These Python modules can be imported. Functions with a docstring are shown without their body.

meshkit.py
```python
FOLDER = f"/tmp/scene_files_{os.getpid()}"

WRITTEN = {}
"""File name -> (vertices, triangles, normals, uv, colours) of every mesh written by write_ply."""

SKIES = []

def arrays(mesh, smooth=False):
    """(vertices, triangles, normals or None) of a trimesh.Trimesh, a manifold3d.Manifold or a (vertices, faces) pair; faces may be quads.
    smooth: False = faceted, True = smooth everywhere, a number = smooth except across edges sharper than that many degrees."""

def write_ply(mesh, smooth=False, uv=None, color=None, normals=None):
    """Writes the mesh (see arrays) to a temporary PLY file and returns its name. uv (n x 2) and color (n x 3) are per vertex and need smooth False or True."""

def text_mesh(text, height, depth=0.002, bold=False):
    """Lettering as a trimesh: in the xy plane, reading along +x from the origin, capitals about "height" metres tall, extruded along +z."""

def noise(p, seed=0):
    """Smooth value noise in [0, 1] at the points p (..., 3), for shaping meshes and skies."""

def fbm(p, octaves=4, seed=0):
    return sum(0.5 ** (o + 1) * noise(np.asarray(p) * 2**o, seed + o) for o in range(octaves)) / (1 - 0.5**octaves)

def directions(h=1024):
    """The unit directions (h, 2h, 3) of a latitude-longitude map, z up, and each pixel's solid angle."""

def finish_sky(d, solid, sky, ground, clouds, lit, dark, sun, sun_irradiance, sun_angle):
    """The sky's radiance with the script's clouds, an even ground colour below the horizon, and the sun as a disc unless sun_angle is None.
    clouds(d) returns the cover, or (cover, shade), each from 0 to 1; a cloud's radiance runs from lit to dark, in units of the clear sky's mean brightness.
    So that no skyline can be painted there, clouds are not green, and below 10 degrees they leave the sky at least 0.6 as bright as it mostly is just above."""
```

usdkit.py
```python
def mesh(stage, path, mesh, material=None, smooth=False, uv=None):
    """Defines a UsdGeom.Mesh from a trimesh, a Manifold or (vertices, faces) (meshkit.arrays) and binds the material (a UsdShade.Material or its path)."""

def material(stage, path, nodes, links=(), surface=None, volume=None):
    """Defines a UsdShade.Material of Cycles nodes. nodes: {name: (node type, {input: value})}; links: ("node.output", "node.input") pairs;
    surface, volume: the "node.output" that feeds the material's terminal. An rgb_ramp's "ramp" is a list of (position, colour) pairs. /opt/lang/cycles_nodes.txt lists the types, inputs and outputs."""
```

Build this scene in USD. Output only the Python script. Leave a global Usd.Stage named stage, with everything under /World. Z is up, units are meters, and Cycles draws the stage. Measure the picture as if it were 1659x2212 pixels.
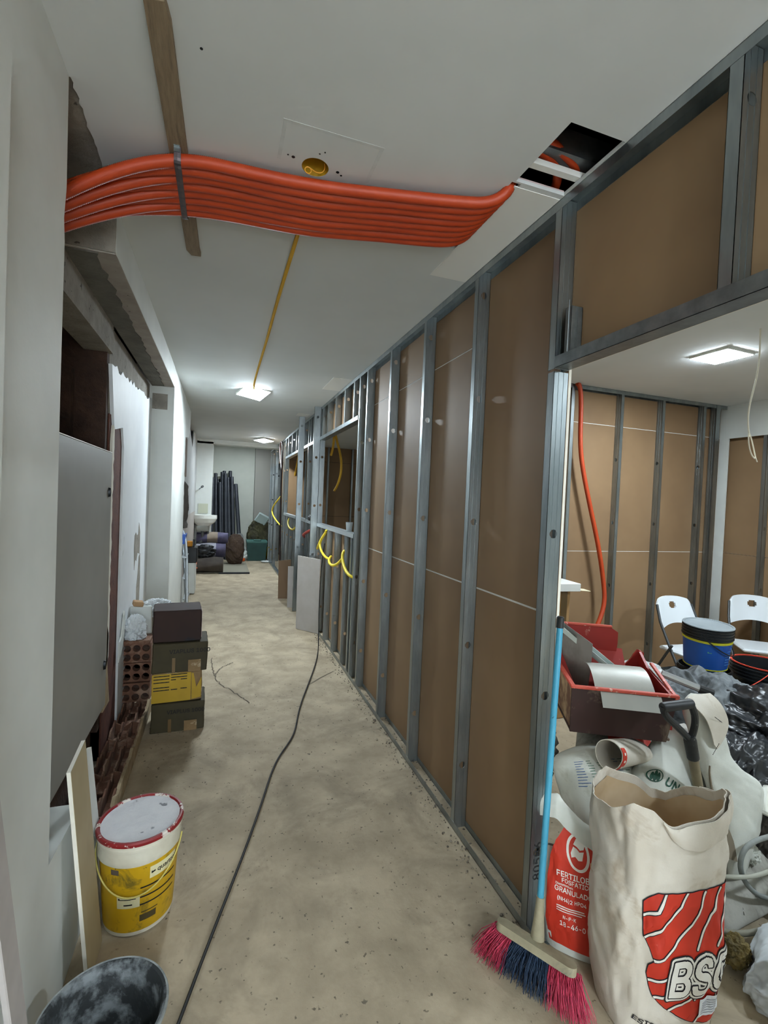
import math, random
import numpy as np, trimesh, usdkit, meshkit
import manifold3d as m3
from shapely.geometry import Polygon, Point, box as sbox, LineString
from shapely.ops import unary_union
from shapely import affinity
from pxr import Usd, UsdGeom, UsdLux, UsdShade, Gf, Sdf
PI = math.pi
rnd = random.Random(7)
stage = Usd.Stage.CreateInMemory()
UsdGeom.SetStageUpAxis(stage, 'Z'); UsdGeom.SetStageMetersPerUnit(stage, 1.0)
UsdGeom.Xform.Define(stage, '/World'); UsdGeom.Scope.Define(stage, '/World/Looks')

# ---------------- camera ----------------
W, H, FPX = 1659, 2212, 1022.0
CAM = np.array([0, 0, 1.617])
RX = np.array([[0.94490494, 0.03224664, 0.32575269], [-0.32460978, -0.03606775, 0.9451601], [0.04222741, -0.99882895, -0.02361302]])
cam = UsdGeom.Camera.Define(stage, '/World/camera')
right, up, back = RX[:, 0], -RX[:, 1], -RX[:, 2]
M4 = Gf.Matrix4d(*right, 0, *up, 0, *back, 0, *CAM, 1)
cam.AddTransformOp().Set(M4)
cam.CreateHorizontalApertureAttr(36.0); cam.CreateVerticalApertureAttr(36.0 * H / W)
cam.CreateFocalLengthAttr(36.0 * FPX / W)
cam.CreateClippingRangeAttr(Gf.Vec2f(0.02, 200))
cam.CreateExposureAttr(1.75)
# ---------------- daylight (overcast sky through the open end behind the camera) ----------------
dome = UsdLux.DomeLight.Define(stage, '/World/sky')
dome.CreateIntensityAttr(1.1); dome.CreateColorAttr(Gf.Vec3f(0.87, 0.97, 1.03))
LAMP = 78.0           # radiance of the LED panels
LAMPC = (0.84, 0.96, 1.04)

# ---------------- helpers ----------------
LOOKS = {}
def lin(c):
    if isinstance(c, str):
        c = [int(c[i:i + 2], 16) / 255 for i in (0, 2, 4)]
    return tuple(x / 12.92 if x <= 0.04045 else ((x + 0.055) / 1.055) ** 2.4 for x in c)
def mat(name, c, rough=0.7, metal=0.0, c2=None, scale=6, detail=4, lo=0.35, hi=0.65, stretch=(1, 1, 1), bump=0.0, bscale=40, bdist=0.01, spots=None, spec=0.5, extra=None, coat=0, obj=True, c3=None, s3=1.5, lo3=.5, hi3=.62, rand=0.0):
    """Principled material: colour c mottled with c2 (noise), optional second stain c3, optional voronoi/noise spots, bump."""
    if name in LOOKS: return LOOKS[name]
    n = {'p': ('principled_bsdf', {'roughness': rough, 'metallic': metal, 'specular_ior_level': spec, 'coat_weight': coat, 'base_color': lin(c)}), 'tc': ('texture_coordinate', {}), 'mp': ('mapping', {'scale': stretch})}
    l = [('tc.object', 'mp.vector')]
    last = None
    if c2 is not None:
        n['n1'] = ('noise_texture', {'scale': scale, 'detail': detail, 'roughness': 0.6})
        n['r1'] = ('rgb_ramp', {'ramp': [(lo, lin(c)), (hi, lin(c2))]})
        l += [('mp.vector', 'n1.vector'), ('n1.fac', 'r1.fac')]; last = 'r1.color'
    if c3 is not None:
        n['n3'] = ('noise_texture', {'scale': s3, 'detail': 5, 'roughness': 0.7, 'distortion': 0.6})
        n['r3'] = ('map_range', {'from_min': lo3, 'from_max': hi3, 'clamp': True})
        n['m3'] = ('mix_color', {'a': lin(c), 'b': lin(c3)})
        l += [('mp.vector', 'n3.vector'), ('n3.fac', 'r3.value'), ('r3.result', 'm3.fac')]
        if last: l.append((last, 'm3.a'))
        last = 'm3.result'
    if spots is not None:
        sc, thr, col = spots
        n['n4'] = ('noise_texture', {'scale': sc, 'detail': 3, 'roughness': 0.55})
        n['r4'] = ('map_range', {'from_min': thr, 'from_max': thr + 0.05, 'clamp': True})
        n['m4'] = ('mix_color', {'a': lin(c), 'b': lin(col)})
        l += [('tc.object', 'n4.vector'), ('n4.fac', 'r4.value'), ('r4.result', 'm4.fac')]
        if last: l.append((last, 'm4.a'))
        last = 'm4.result'
    if rand:
        n['oi'] = ('object_info', {}); n['rr'] = ('map_range', {'to_min': 1 - rand, 'to_max': 1 + rand}); n['hv'] = ('hsv', {'color': lin(c)})
        l += [('oi.random', 'rr.value'), ('rr.result', 'hv.value')]
        if last: l.append((last, 'hv.color'))
        last = 'hv.color'
    if last: l.append((last, 'p.base_color'))
    if bump:
        n['nb'] = ('noise_texture', {'scale': bscale, 'detail': 4, 'roughness': 0.6}); n['b'] = ('bump', {'strength': bump, 'distance': bdist})
        l += [('mp.vector', 'nb.vector'), ('nb.fac', 'b.height'), ('b.normal', 'p.normal')]
    if extra: n['p'][1].update(extra)
    LOOKS[name] = usdkit.material(stage, '/World/Looks/' + name, n, l, surface='p.BSDF')
    return LOOKS[name]

class MB:
    """Collects shapes into one mesh (world coordinates)."""
    def __init__(s): s.v, s.f, s.n = [], [], 0
    def add(s, v, f=None):
        if f is None:
            if hasattr(v, 'to_mesh'):
                m = v.to_mesh(); v, f = m.vert_properties[:, :3], m.tri_verts
            else: v, f = v.vertices, v.faces
        v = np.asarray(v, float); f = np.asarray(f, int)
        if f.shape[1] == 4: f = np.vstack([f[:, [0, 1, 2]], f[:, [0, 2, 3]]])
        s.v.append(v); s.f.append(f + s.n); s.n += len(v); return s
    def box(s, lo, hi, c=0.0):
        return s.obox((np.array(lo, float) + hi) / 2, np.eye(3), (np.array(hi, float) - lo) / 2, c)
    def obox(s, ctr, ax, h, c=0.0):
        h = np.abs(np.array(h, float)); ax = np.array(ax, float)
        sg = np.array([[i, j, k] for i in (-1, 1) for j in (-1, 1) for k in (-1, 1)], float)
        c = min(c, h.min() * 0.9)
        if c <= 0:
            v = sg * h
            f = np.array([[0, 1, 3], [0, 3, 2], [4, 6, 7], [4, 7, 5], [0, 4, 5], [0, 5, 1], [2, 3, 7], [2, 7, 6], [0, 2, 6], [0, 6, 4], [1, 5, 7], [1, 7, 3]])
        else:
            v = np.concatenate([sg * (h - np.array(o) * c) for o in ([0, 1, 1], [1, 0, 1], [1, 1, 0])])
            hl = trimesh.convex.convex_hull(v); v, f = np.array(hl.vertices), np.array(hl.faces)
        v = v @ ax + np.array(ctr, float)
        if np.linalg.det(ax) < 0: f = f[:, ::-1]
        return s.add(v, f)
    def tube(s, P, r, n=8, cap=True, r2=None):
        P = np.array(P, float); t = np.gradient(P, axis=0); t /= np.linalg.norm(t, axis=1, keepdims=True) + 1e-12
        a = np.cross(t[0], [0, 0, 1.0]);
        if np.linalg.norm(a) < .1: a = np.cross(t[0], [1.0, 0, 0])
        A = []
        for k in range(len(P)):
            a = a - a.dot(t[k]) * t[k]; a /= np.linalg.norm(a); A.append(a)
        A = np.array(A); B = np.cross(t, A); an = np.arange(n) * 2 * PI / n
        r = np.broadcast_to(r, (len(P),)); rb = r if r2 is None else np.broadcast_to(r2, (len(P),))
        v = P[:, None] + np.cos(an)[None, :, None] * (A * r[:, None])[:, None] + np.sin(an)[None, :, None] * (B * rb[:, None])[:, None]
        i, j = np.meshgrid(np.arange(len(P) - 1), np.arange(n), indexing='ij'); k = (j + 1) % n
        q = np.stack([i * n + j, i * n + k, (i + 1) * n + k, (i + 1) * n + j], -1).reshape(-1, 4)
        f = np.vstack([q[:, [0, 1, 2]], q[:, [0, 2, 3]]]); v = v.reshape(-1, 3)
        if cap:
            m = len(v); v = np.vstack([v, P[:1], P[-1:]]); o = (len(P) - 1) * n
            f = np.vstack([f, [[m, (x + 1) % n, x] for x in range(n)], [[m + 1, o + x, o + (x + 1) % n] for x in range(n)]])
        return s.add(v, f)
    def lathe(s, prof, at=(0, 0, 0), n=32, ax=None, wob=None):
        p = np.array(prof, float); an = np.arange(n) * 2 * PI / n
        v = np.stack([p[:, None, 0] * np.cos(an), p[:, None, 0] * np.sin(an), np.broadcast_to(p[:, None, 1], (len(p), n))], -1).reshape(-1, 3)
        i, j = np.meshgrid(np.arange(len(p) - 1), np.arange(n), indexing='ij'); k = (j + 1) % n
        q = np.stack([i * n + j, i * n + k, (i + 1) * n + k, (i + 1) * n + j], -1).reshape(-1, 4)
        if ax is not None: v = v @ np.array(ax)
        return s.add(v + np.array(at), q)
    def prism(s, poly, h, org=(0, 0, 0), ax=np.eye(3), h0=0.0):
        """Extrudes a shapely polygon (or several) lying in axes ax[0], ax[1] along ax[2] from h0 to h."""
        for g in getattr(poly, 'geoms', [poly]):
            if g.is_empty or g.area < 1e-9: continue
            m = trimesh.creation.extrude_polygon(g, h - h0, engine='earcut')
            v = m.vertices + [0, 0, h0]; f = m.faces
            A = np.array(ax, float)
            if np.linalg.det(A) < 0: f = f[:, ::-1]
            s.add(v @ A + np.array(org, float), f)
        return s
    def grid(s, P, closed=False, thick=0.0):
        """P: (a, b, 3) points of a sheet; thick gives it a back."""
        P = np.array(P, float); a, b = P.shape[:2]
        i, j = np.meshgrid(np.arange(a - 1), np.arange(b if closed else b - 1), indexing='ij'); k = (j + 1) % b
        q = np.stack([i * b + j, i * b + k, (i + 1) * b + k, (i + 1) * b + j], -1).reshape(-1, 4)
        if not thick: return s.add(P.reshape(-1, 3), q)
        du = np.gradient(P, axis=0); dv = np.gradient(P, axis=1); N = np.cross(dv, du); N /= np.linalg.norm(N, axis=-1, keepdims=True) + 1e-12
        Q = P - N * thick; m = a * b
        E = [q, q[:, ::-1] + m]
        def edge(ix): ix = np.array(ix); return np.stack([ix[:-1], ix[1:], ix[1:] + m, ix[:-1] + m], -1)
        if closed:
            r0 = list(range(b)) + [0]; r1 = [(a - 1) * b + x for x in r0]
            E += [edge(r0)[:, ::-1], edge(r1)]
        else:
            E += [edge([x for x in range(b)])[:, ::-1], edge([(a - 1) * b + x for x in range(b)]), edge([x * b for x in range(a)]), edge([x * b + b - 1 for x in range(a)])[:, ::-1]]
        return s.add(np.vstack([P.reshape(-1, 3), Q.reshape(-1, 3)]), np.vstack(E))
    def done(s): return np.vstack(s.v), np.vstack(s.f)

NAMES = {}
def numbered(parent, name):
    k = NAMES.get((parent, name), 0); NAMES[(parent, name)] = k + 1
    return f'{parent}/{name}' + (f'_{k:03d}' if k else '')
class Th:
    """A prim (Xform or Mesh) with the world-to-local map of its thing."""
    def __init__(s, path, loc=(0, 0, 0), rz=0.0):
        s.path, s.loc, s.rz = path, np.array(loc, float), rz
        c, d = math.cos(rz), math.sin(rz); s.R = np.array([[c, d, 0], [-d, c, 0], [0, 0, 1]])   # row-vector rotation local->world
    def prim(s): return stage.GetPrimAtPath(s.path)
def tag(t, label=None, cat=None, group=None, kind=None):
    p = t.prim()
    for k, v in (('label', label), ('category', cat), ('group', group), ('kind', kind)):
        if v: p.SetCustomDataByKey(k, v)
    return t
def thing(name, label=None, cat=None, loc=(0, 0, 0), rz=0.0, group=None, kind=None):
    path = numbered('/World', name); x = UsdGeom.Xform.Define(stage, path)
    x.AddTranslateOp().Set(Gf.Vec3d(*map(float, loc)))
    if rz: x.AddRotateZOp().Set(math.degrees(rz))
    return tag(Th(path, loc, rz), label, cat, group, kind)
def obj(name, mb, m, parent=None, smooth=30, local=False, label=None, cat=None, group=None, kind=None):
    v, f = mb.done() if isinstance(mb, MB) else (np.array(mb[0], float), np.array(mb[1]))
    if parent is None:
        path = numbered('/World', name); lo, hi = v.min(0), v.max(0); loc = np.array([(lo[0] + hi[0]) / 2, (lo[1] + hi[1]) / 2, lo[2]]); th = Th(path, loc)
        v = v - loc
    else:
        path = numbered(parent.path, name); th = Th(path, parent.loc, parent.rz)
        if not local: v = (v - parent.loc) @ parent.R.T
    g = usdkit.mesh(stage, path, (v, f), m, smooth=smooth)
    if parent is None: UsdGeom.Xformable(g).AddTranslateOp().Set(Gf.Vec3d(*map(float, loc)))
    return tag(th, label, cat, group, kind)
def dup(src, loc, rz=0.0, label=None, group=None):
    was = src.prim().GetCustomData(); base = src.path.split('/')[-1]
    if base[-4:-3] == '_' and base[-3:].isdigit(): base = base[:-4]
    t = thing(base, label or was.get('label'), was.get('category'), loc, rz, group or was.get('group'))
    t.prim().GetReferences().AddInternalReference(src.path); t.prim().SetInstanceable(True)
    return t
def spline(P, n=40):
    """Catmull-Rom through the points, n samples."""
    P = np.array(P, float)
    if len(P) == 2: return P[0] + (P[1] - P[0]) * np.linspace(0, 1, n)[:, None]
    d = np.r_[0, np.cumsum(np.linalg.norm(np.diff(P, axis=0), axis=1) ** .5)]
    from scipy.interpolate import CubicSpline
    return CubicSpline(d, P)(np.linspace(0, d[-1], n))
def resample(P, step):
    P = np.array(P, float); d = np.r_[0, np.cumsum(np.linalg.norm(np.diff(P, axis=0), axis=1))]; n = max(3, int(d[-1] / step))
    t = np.linspace(0, d[-1], n); return np.stack([np.interp(t, d, P[:, k]) for k in range(3)], -1), t
def corrugated(P, r, pitch=0.006, amp=0.1, n=10):
    Q, t = resample(spline(P, 80), pitch / 2)
    rr = r * (1 - amp * (np.arange(len(Q)) % 2)); return MB().tube(Q, rr, n)
def text2d(s, h, bold=True):
    """Lettering outlines as a shapely shape, capitals h tall, from the origin."""
    m = meshkit.text_mesh(s, h, 0.001, bold); top = m.vertices[:, 2] > 0.0005
    tri = m.faces[top[m.faces].all(1)]
    return unary_union([Polygon(m.vertices[t][:, :2]).buffer(1e-5) for t in tri])
def decal(fn, poly, off=0.0006, step=0.012):
    """A flat print conformed to a surface: fn(u, v) -> (points, normals)."""
    V, F, n = [], [], 0
    for g in getattr(poly, 'geoms', [poly]):
        if g.is_empty or g.geom_type != 'Polygon' or g.area < 1e-8: continue
        v, f = trimesh.creation.triangulate_polygon(g, engine='earcut')
        v3 = np.c_[v, np.zeros(len(v))]
        v3, f = trimesh.remesh.subdivide_to_size(v3, f, step, max_iter=8)
        V.append(v3[:, :2]); F.append(f + n); n += len(v3)
    uv, f = np.vstack(V), np.vstack(F)
    p, nn = fn(uv[:, 0], uv[:, 1])
    # orient to the normal
    a = p[f]; fl = (np.cross(a[:, 1] - a[:, 0], a[:, 2] - a[:, 0]) * nn[f[:, 0]]).sum(1) < 0
    f = f.copy(); f[fl] = f[fl][:, ::-1]
    return p + nn * off, f
def jag(x0, x1, n, amp, seed):
    r = random.Random(seed); return [(x0 + (x1 - x0) * k / n, r.uniform(-amp, amp)) for k in range(n + 1)]
# ---------------- materials of the shell ----------------
WHITE = mat('white_paint', 'd9dcd8', .65, c2='cfd2ce', scale=2.5, bump=.05, bscale=60)
CEIL = mat('ceiling_board', 'd5d8d8', .8, c2='cdd1d1', scale=1.2, bump=.03, bscale=90)
PATCH = mat('ceiling_patch_board', 'e6e6e2', .75)
FLOOR = mat('concrete_floor', 'b7a88f', .8, c2='9a8c75', scale=4.0, detail=12, lo=.36, hi=.66, c3='7a6e5c', s3=2.6, lo3=.50, hi3=.82, spots=(46, .66, '6a6050'), bump=.25, bscale=70, bdist=.004)
KRAFT = mat('kraft_board', '947859', .55, c2='876c50', scale=1.5, detail=6, spots=(60, .78, 'b49c78'), spec=.35)
PAPER = mat('gypsum_core', 'e4e0d4', .9)
ZINC = mat('zinc', 'a8afb1', .36, .95, c2='8b9497', scale=9, detail=5, stretch=(1, 1, .25), bump=.03, bscale=120)
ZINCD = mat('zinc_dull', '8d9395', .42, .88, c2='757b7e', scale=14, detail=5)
CEMENT = mat('cement', '74726a', .95, c2='605e57', scale=7, detail=8, bump=.5, bscale=35, bdist=.02)
CEMENTL = mat('cement_light', '9b958b', .95, c2='837e76', scale=9, detail=8, spots=(30, .66, '57524c'), bump=.4, bscale=35, bdist=.02)
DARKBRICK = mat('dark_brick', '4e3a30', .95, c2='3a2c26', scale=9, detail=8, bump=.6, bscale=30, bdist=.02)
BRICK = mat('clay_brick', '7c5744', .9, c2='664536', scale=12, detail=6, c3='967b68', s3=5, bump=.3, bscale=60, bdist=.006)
RUST = mat('chase_brick', '6b3f30', .9, c2='52302a', scale=8, detail=6, bump=.4, bscale=40)
SCREW = mat('dark_screw', '22262a', .4, .6)
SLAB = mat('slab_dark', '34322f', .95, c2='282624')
Zc = 2.75; XW = 1.143; XK = 1.208   # ceiling height, front of the studs, kraft face

# ---------------- floor, ceiling ----------------
xs, ys = np.linspace(-4, 8, 97), np.linspace(-4.5, 22, 213)
gx, gy = np.meshgrid(xs, ys, indexing='ij')
gz = (meshkit.fbm(np.stack([gx * 1.3, gy * 1.3, gx * 0], -1), 4, 3) - .5) * .012 - .004
obj('floor', MB().grid(np.stack([gx, gy, np.minimum(gz, 0)], -1)), FLOOR, smooth=True, kind='structure')
cp = sbox(-.437, -3.4, 5.1, 10.6)
cp = cp.union(sbox(-.70, 2.2, -.43, 10.6))
hole = sbox(.935, 1.175, XW - .004, 1.452); slot = sbox(.925, 1.46, .962, 1.93); disc = Point(.268, 1.655).buffer(.046, 12)
jagp = Polygon([(-.437 + abs(y) , x) for x, y in jag(1.56, 2.2, 34, .010, 4)] + [(-.6, 2.2), (-.6, 1.56)])
cp = cp.difference(unary_union([hole, slot, disc, jagp]))
ce = thing('ceiling', kind='structure')
obj('ceiling_board', MB().prism(cp, .0125, (0, 0, Zc)), CEIL, ce, smooth=False)
for a in [(.945, 1.475, 1.14, 2.19), (.955, 4.38, 1.14, 4.9), (.94, 6.45, 1.10, 6.66)]:
    obj('ceiling_patch', MB().box((a[0], a[1], Zc - .002), (a[2], a[3], Zc + .002)), PATCH, ce, smooth=False)
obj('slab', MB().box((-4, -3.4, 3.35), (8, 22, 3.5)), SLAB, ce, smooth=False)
STAIN = mat('ceiling_smudge', 'c4c8c8', .85, c2='d0d4d4', scale=14)
sm = sbox(.14, 1.48, .46, 1.80).difference(sbox(.152, 1.492, .448, 1.83)).intersection(sbox(0, 1.3, 1, 1.66))
obj('smudge', MB().prism(sm, 0, (0, 0, Zc), h0=-.0006), STAIN, ce, smooth=False)
for x, y, r in [(-.085, 1.335, .004), (.19, 1.632, .006), (.345, 1.648, .006), (.36, 1.66, .004), (.172, 1.628, .003), (.285, 1.572, .003), (.27, 1.585, .003)]:
    obj('screw_hole', MB().lathe([(0, -.0008), (r, -.0008), (r, .002)], (x, y, Zc), 8), SCREW, ce)
# steel and cables above the access hole
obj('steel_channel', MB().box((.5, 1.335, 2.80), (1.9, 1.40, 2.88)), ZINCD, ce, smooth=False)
obj('board_strip', MB().box((.5, 1.372, 2.765), (1.9, 1.397, 2.785)), PATCH, ce, smooth=False)
obj('board_edge', MB().box((.935, 1.4525, 2.7515), (1.139, 1.456, 2.768)), mat('pink_edge', 'c9b4b4', .9), ce, smooth=False)

# ---------------- left wall ----------------
XL, XB = -.435, -.62
wl = thing('wall_left', kind='structure')
low = Polygon([(-3.4, 0), (2.35, 0), (2.3, .1), (2.05, .16), (1.95, .35), (1.9, .50), (1.56, .53), (1.556, 1.9), (1.56, 2.3), (1.55, 2.36), (1.565, 2.45), (1.555, Zc + .2), (-3.4, Zc + .2)])
YZ = np.array([[0, 1, 0], [0, 0, 1], [1, 0, 0]])   # polygon x->Y, y->Z, extruded along X
obj('plaster', MB().prism(low, 0, (XL, 0, 0), YZ, h0=-.17), WHITE, wl, smooth=False)
obj('rough_slab', MB().box((-1.3, 1.5, 2.76), (XL + .03, 2.3, 2.9)), CEMENTL, wl, smooth=False)
# beam over the opening, its underside patched with cement
obj('beam', MB().box((XB, 2.20, 2.572), (XL, 4.74, Zc + .1)), WHITE, wl, smooth=False)
obj('beam_end', MB().box((XB, 2.195, 2.572), (XL - .001, 2.2, Zc + .1)), CEMENTL, wl, smooth=False)
pk = mat('old_plaster', 'a8a199', .9, c2='989088', scale=10, spots=(26, .70, '4d4844'), bump=.3, bscale=40)
obj('beam_underside', MB().box((XB, 2.205, 2.568), (XL - .002, 4.738, 2.574)), pk, wl, smooth=False)
cpoly = Polygon([(XB, 2.21), (-.50, 2.21)] + [(-.512 + y, x) for x, y in jag(2.25, 4.5, 40, .010, 9)] + [(-.52, 4.7), (XB, 4.735)])
obj('cement_band', MB().prism(cpoly, 0, (0, 0, 2.568), h0=-.006), CEMENT, wl, smooth=False)
# recessed white wall, its ragged head, the chase with its brick
wp = Polygon([(3.12, 2.34), (3.22, 2.0), (3.25, 1.98), (3.48, 2.02), (3.535, 1.9), (3.54, 0.6), (3.56, 0), (4.75, 0), (4.75, 2.46)] + [(x, 2.43 - .09 * (4.75 - x) / 1.6 + y) for x, y in jag(4.7, 3.2, 26, .02, 12)])
obj('recess_plaster', MB().prism(wp, 0, (XB, 0, 0), YZ, h0=-.02), mat('white_paint_b', 'dfe3e6', .6, c2='d6dade', scale=2.5, c3='c3c6c6', s3=6, lo3=.62, hi3=.75), wl, smooth=False)
wp2 = Polygon([(3.19, .55), (3.19, 1.92), (3.215, 2.0)] + [(3.235 + y, x) for x, y in jag(1.98, .9, 30, .012, 5)] + [(3.24, .6)])
obj('plaster_strip', MB().prism(wp2, 0, (XB, 0, 0), YZ, h0=-.025), PAPER, wl, smooth=False)
obj('chase', MB().box((XB - .08, 3.16, 0), (XB - .014, 3.64, 2.06)), RUST, wl, smooth=False)
obj('rough_wall', MB().box((XB - .16, 3.16, 0), (XB - .021, 4.75, 2.57)), CEMENTL, wl, smooth=False)
obj('jamb_brick', MB().box((-1.3, 3.10, .2), (XB - .022, 3.155, 2.57)), DARKBRICK, wl, smooth=False)
obj('lintel', MB().box((XB - .14, 1.9, 2.40), (XB - .0, 3.14, 2.575)), CEMENTL, wl, smooth=False)
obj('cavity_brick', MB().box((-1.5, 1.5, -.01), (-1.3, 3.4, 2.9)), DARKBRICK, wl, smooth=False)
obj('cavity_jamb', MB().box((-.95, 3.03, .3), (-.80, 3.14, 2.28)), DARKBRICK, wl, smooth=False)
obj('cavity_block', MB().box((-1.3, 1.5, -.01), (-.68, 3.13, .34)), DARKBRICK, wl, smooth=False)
# patches where the plaster has come off the recess
for pts in [[(4.03, 1.17), (4.05, 1.27), (4.1, 1.29), (4.16, 1.26), (4.21, 1.27), (4.24, 1.36), (4.3, 1.28), (4.3, 1.1), (4.2, 1.12), (4.15, 1.06), (4.1, 1.08), (4.06, 1.0)], [(4.27, 1.08), (4.33, 1.1), (4.36, .9), (4.34, .7), (4.28, .56), (4.2, .68), (4.19, .85), (4.24, .95)], [(4.02, .62), (4.09, .7), (4.16, .55), (4.2, .42), (4.02, .40)]]:
    obj('bare_patch', MB().prism(Polygon(pts), .0015, (XB, 0, 0), YZ), CEMENTL, wl, smooth=False)
# pillar and wall beyond
obj('pillar', MB().box((XB - .15, 4.74, 0), (XL, 6.2, Zc), .004), WHITE, wl, smooth=False)
obj('pillar_patch', MB().box((XB + .004, 4.7385, 2.36), (-.49, 4.741, 2.5)), CEMENTL, wl, smooth=False)
obj('bare_patch', MB().prism(Polygon([(XB, .38), (-.6, .44), (-.55, .50), (-.53, .46), (-.5, .42), (-.48, .34), (XB, .3)]), .0015, (0, 4.74, 0), np.array([[1, 0, 0], [0, 0, 1], [0, -1, 0]]), h0=-.0), CEMENTL, wl, smooth=False)
rag = Polygon([(6.1, 0), (6.3, 0), (6.28, .5)] + [(6.3 + abs(y) * 2, x) for x, y in jag(.5, 2.3, 36, .03, 21)] + [(6.9, 2.35), (7.1, 2.45), (7.2, Zc), (6.1, Zc)])
obj('ragged_plaster', MB().prism(rag, 0, (XL - .004, 0, 0), YZ, h0=-.1), WHITE, wl, smooth=False)
obj('brown_brick', MB().box((-.60, 6.1, 1.85), (-.5, 7.6, 2.4)), mat('brown_block', '8c7767', .9, c2='7d6a5c'), wl, smooth=False)
GREYW = mat('grey_paint', 'b5b6b6', .7, c2='abadad', scale=2)
obj('far_plaster', MB().prism(Polygon([(6.0, 0), (10.6, 0), (10.6, Zc), (9.4, Zc), (9.0, 2.42), (8.4, 2.62), (7.5, Zc), (7.2, Zc), (7.0, 2.4), (6.0, 2.4)]), 0, (-.51, 0, 0), YZ, h0=-.02), GREYW, wl, smooth=False)
obj('dado', MB().prism(sbox(7.5, 0, 10.5, 1.25), .002, (-.51, 0, 0), YZ), mat('dado_paint', 'a9a29c', .7), wl, smooth=False)
obj('backing', MB().box((-.9, 4.7, -.01), (-.75, 10.7, 2.9)), SLAB, wl, smooth=False)
obj('skirting', MB().box((-.51, 7.5, 0), (-.47, 9.7, .34)), WHITE, wl, smooth=False)

# ---------------- far end ----------------
wb = thing('wall_back', kind='structure')
WB = mat('back_paint', 'cbcdc2', .7, c2='c3c6bb', scale=2)
obj('plaster', MB().box((-1.2, 13.2, 0), (.82, 13.35, 3)), WB, wb, smooth=False)
obj('grey_plaster', MB().box((.82, 12.9, 0), (1.25, 13.35, 3)), mat('grey_paint_b', '9b9890', .8), wb, smooth=False)
obj('side_plaster', MB().box((-.75, 10.9, 0), (-.62, 13.3, 3)), WB, wb, smooth=False)
obj('white_column', MB().box((-.62, 10.6, 0), (-.19, 10.95, 2.70)), WHITE, wb, smooth=False)
obj('drop_beam', MB().box((-.9, 10.6, 2.66), (1.6, 10.9, 2.98)), WHITE, wb, smooth=False)
# ---------------- steel-stud wall on the right ----------------
TS = .0014
def cstud(org, U, V, z0, z1, d=.064, fl=.036, holes=(), lip=.008, mb=None):
    mb = mb or MB(); U, V, Z = np.array(U, float), np.array(V, float), np.array([0, 0, 1.0]); o = np.array(org, float)
    pg = sbox(0, z0, d, z1)
    for hz in holes:
        if z0 + .05 < hz < z1 - .05: pg = pg.difference(Point(d / 2, hz).buffer(.0165, 5))
    mb.prism(pg, TS, o, np.array([U, Z, V]))
    ax = np.array([U, V, Z])
    def bx(u0, u1, v0, v1): mb.obox(o + U * (u0 + u1) / 2 + V * (v0 + v1) / 2 + Z * (z0 + z1) / 2, ax, ((u1 - u0) / 2, (v1 - v0) / 2, (z1 - z0) / 2))
    bx(0, TS, 0, fl); bx(d - TS, d, 0, fl); bx(0, lip, fl - TS, fl); bx(d - lip, d, fl - TS, fl)
    bx(.02, .0215, -.0012, 0); bx(d - .0215, d - .02, -.0012, 0)
    return mb
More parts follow.
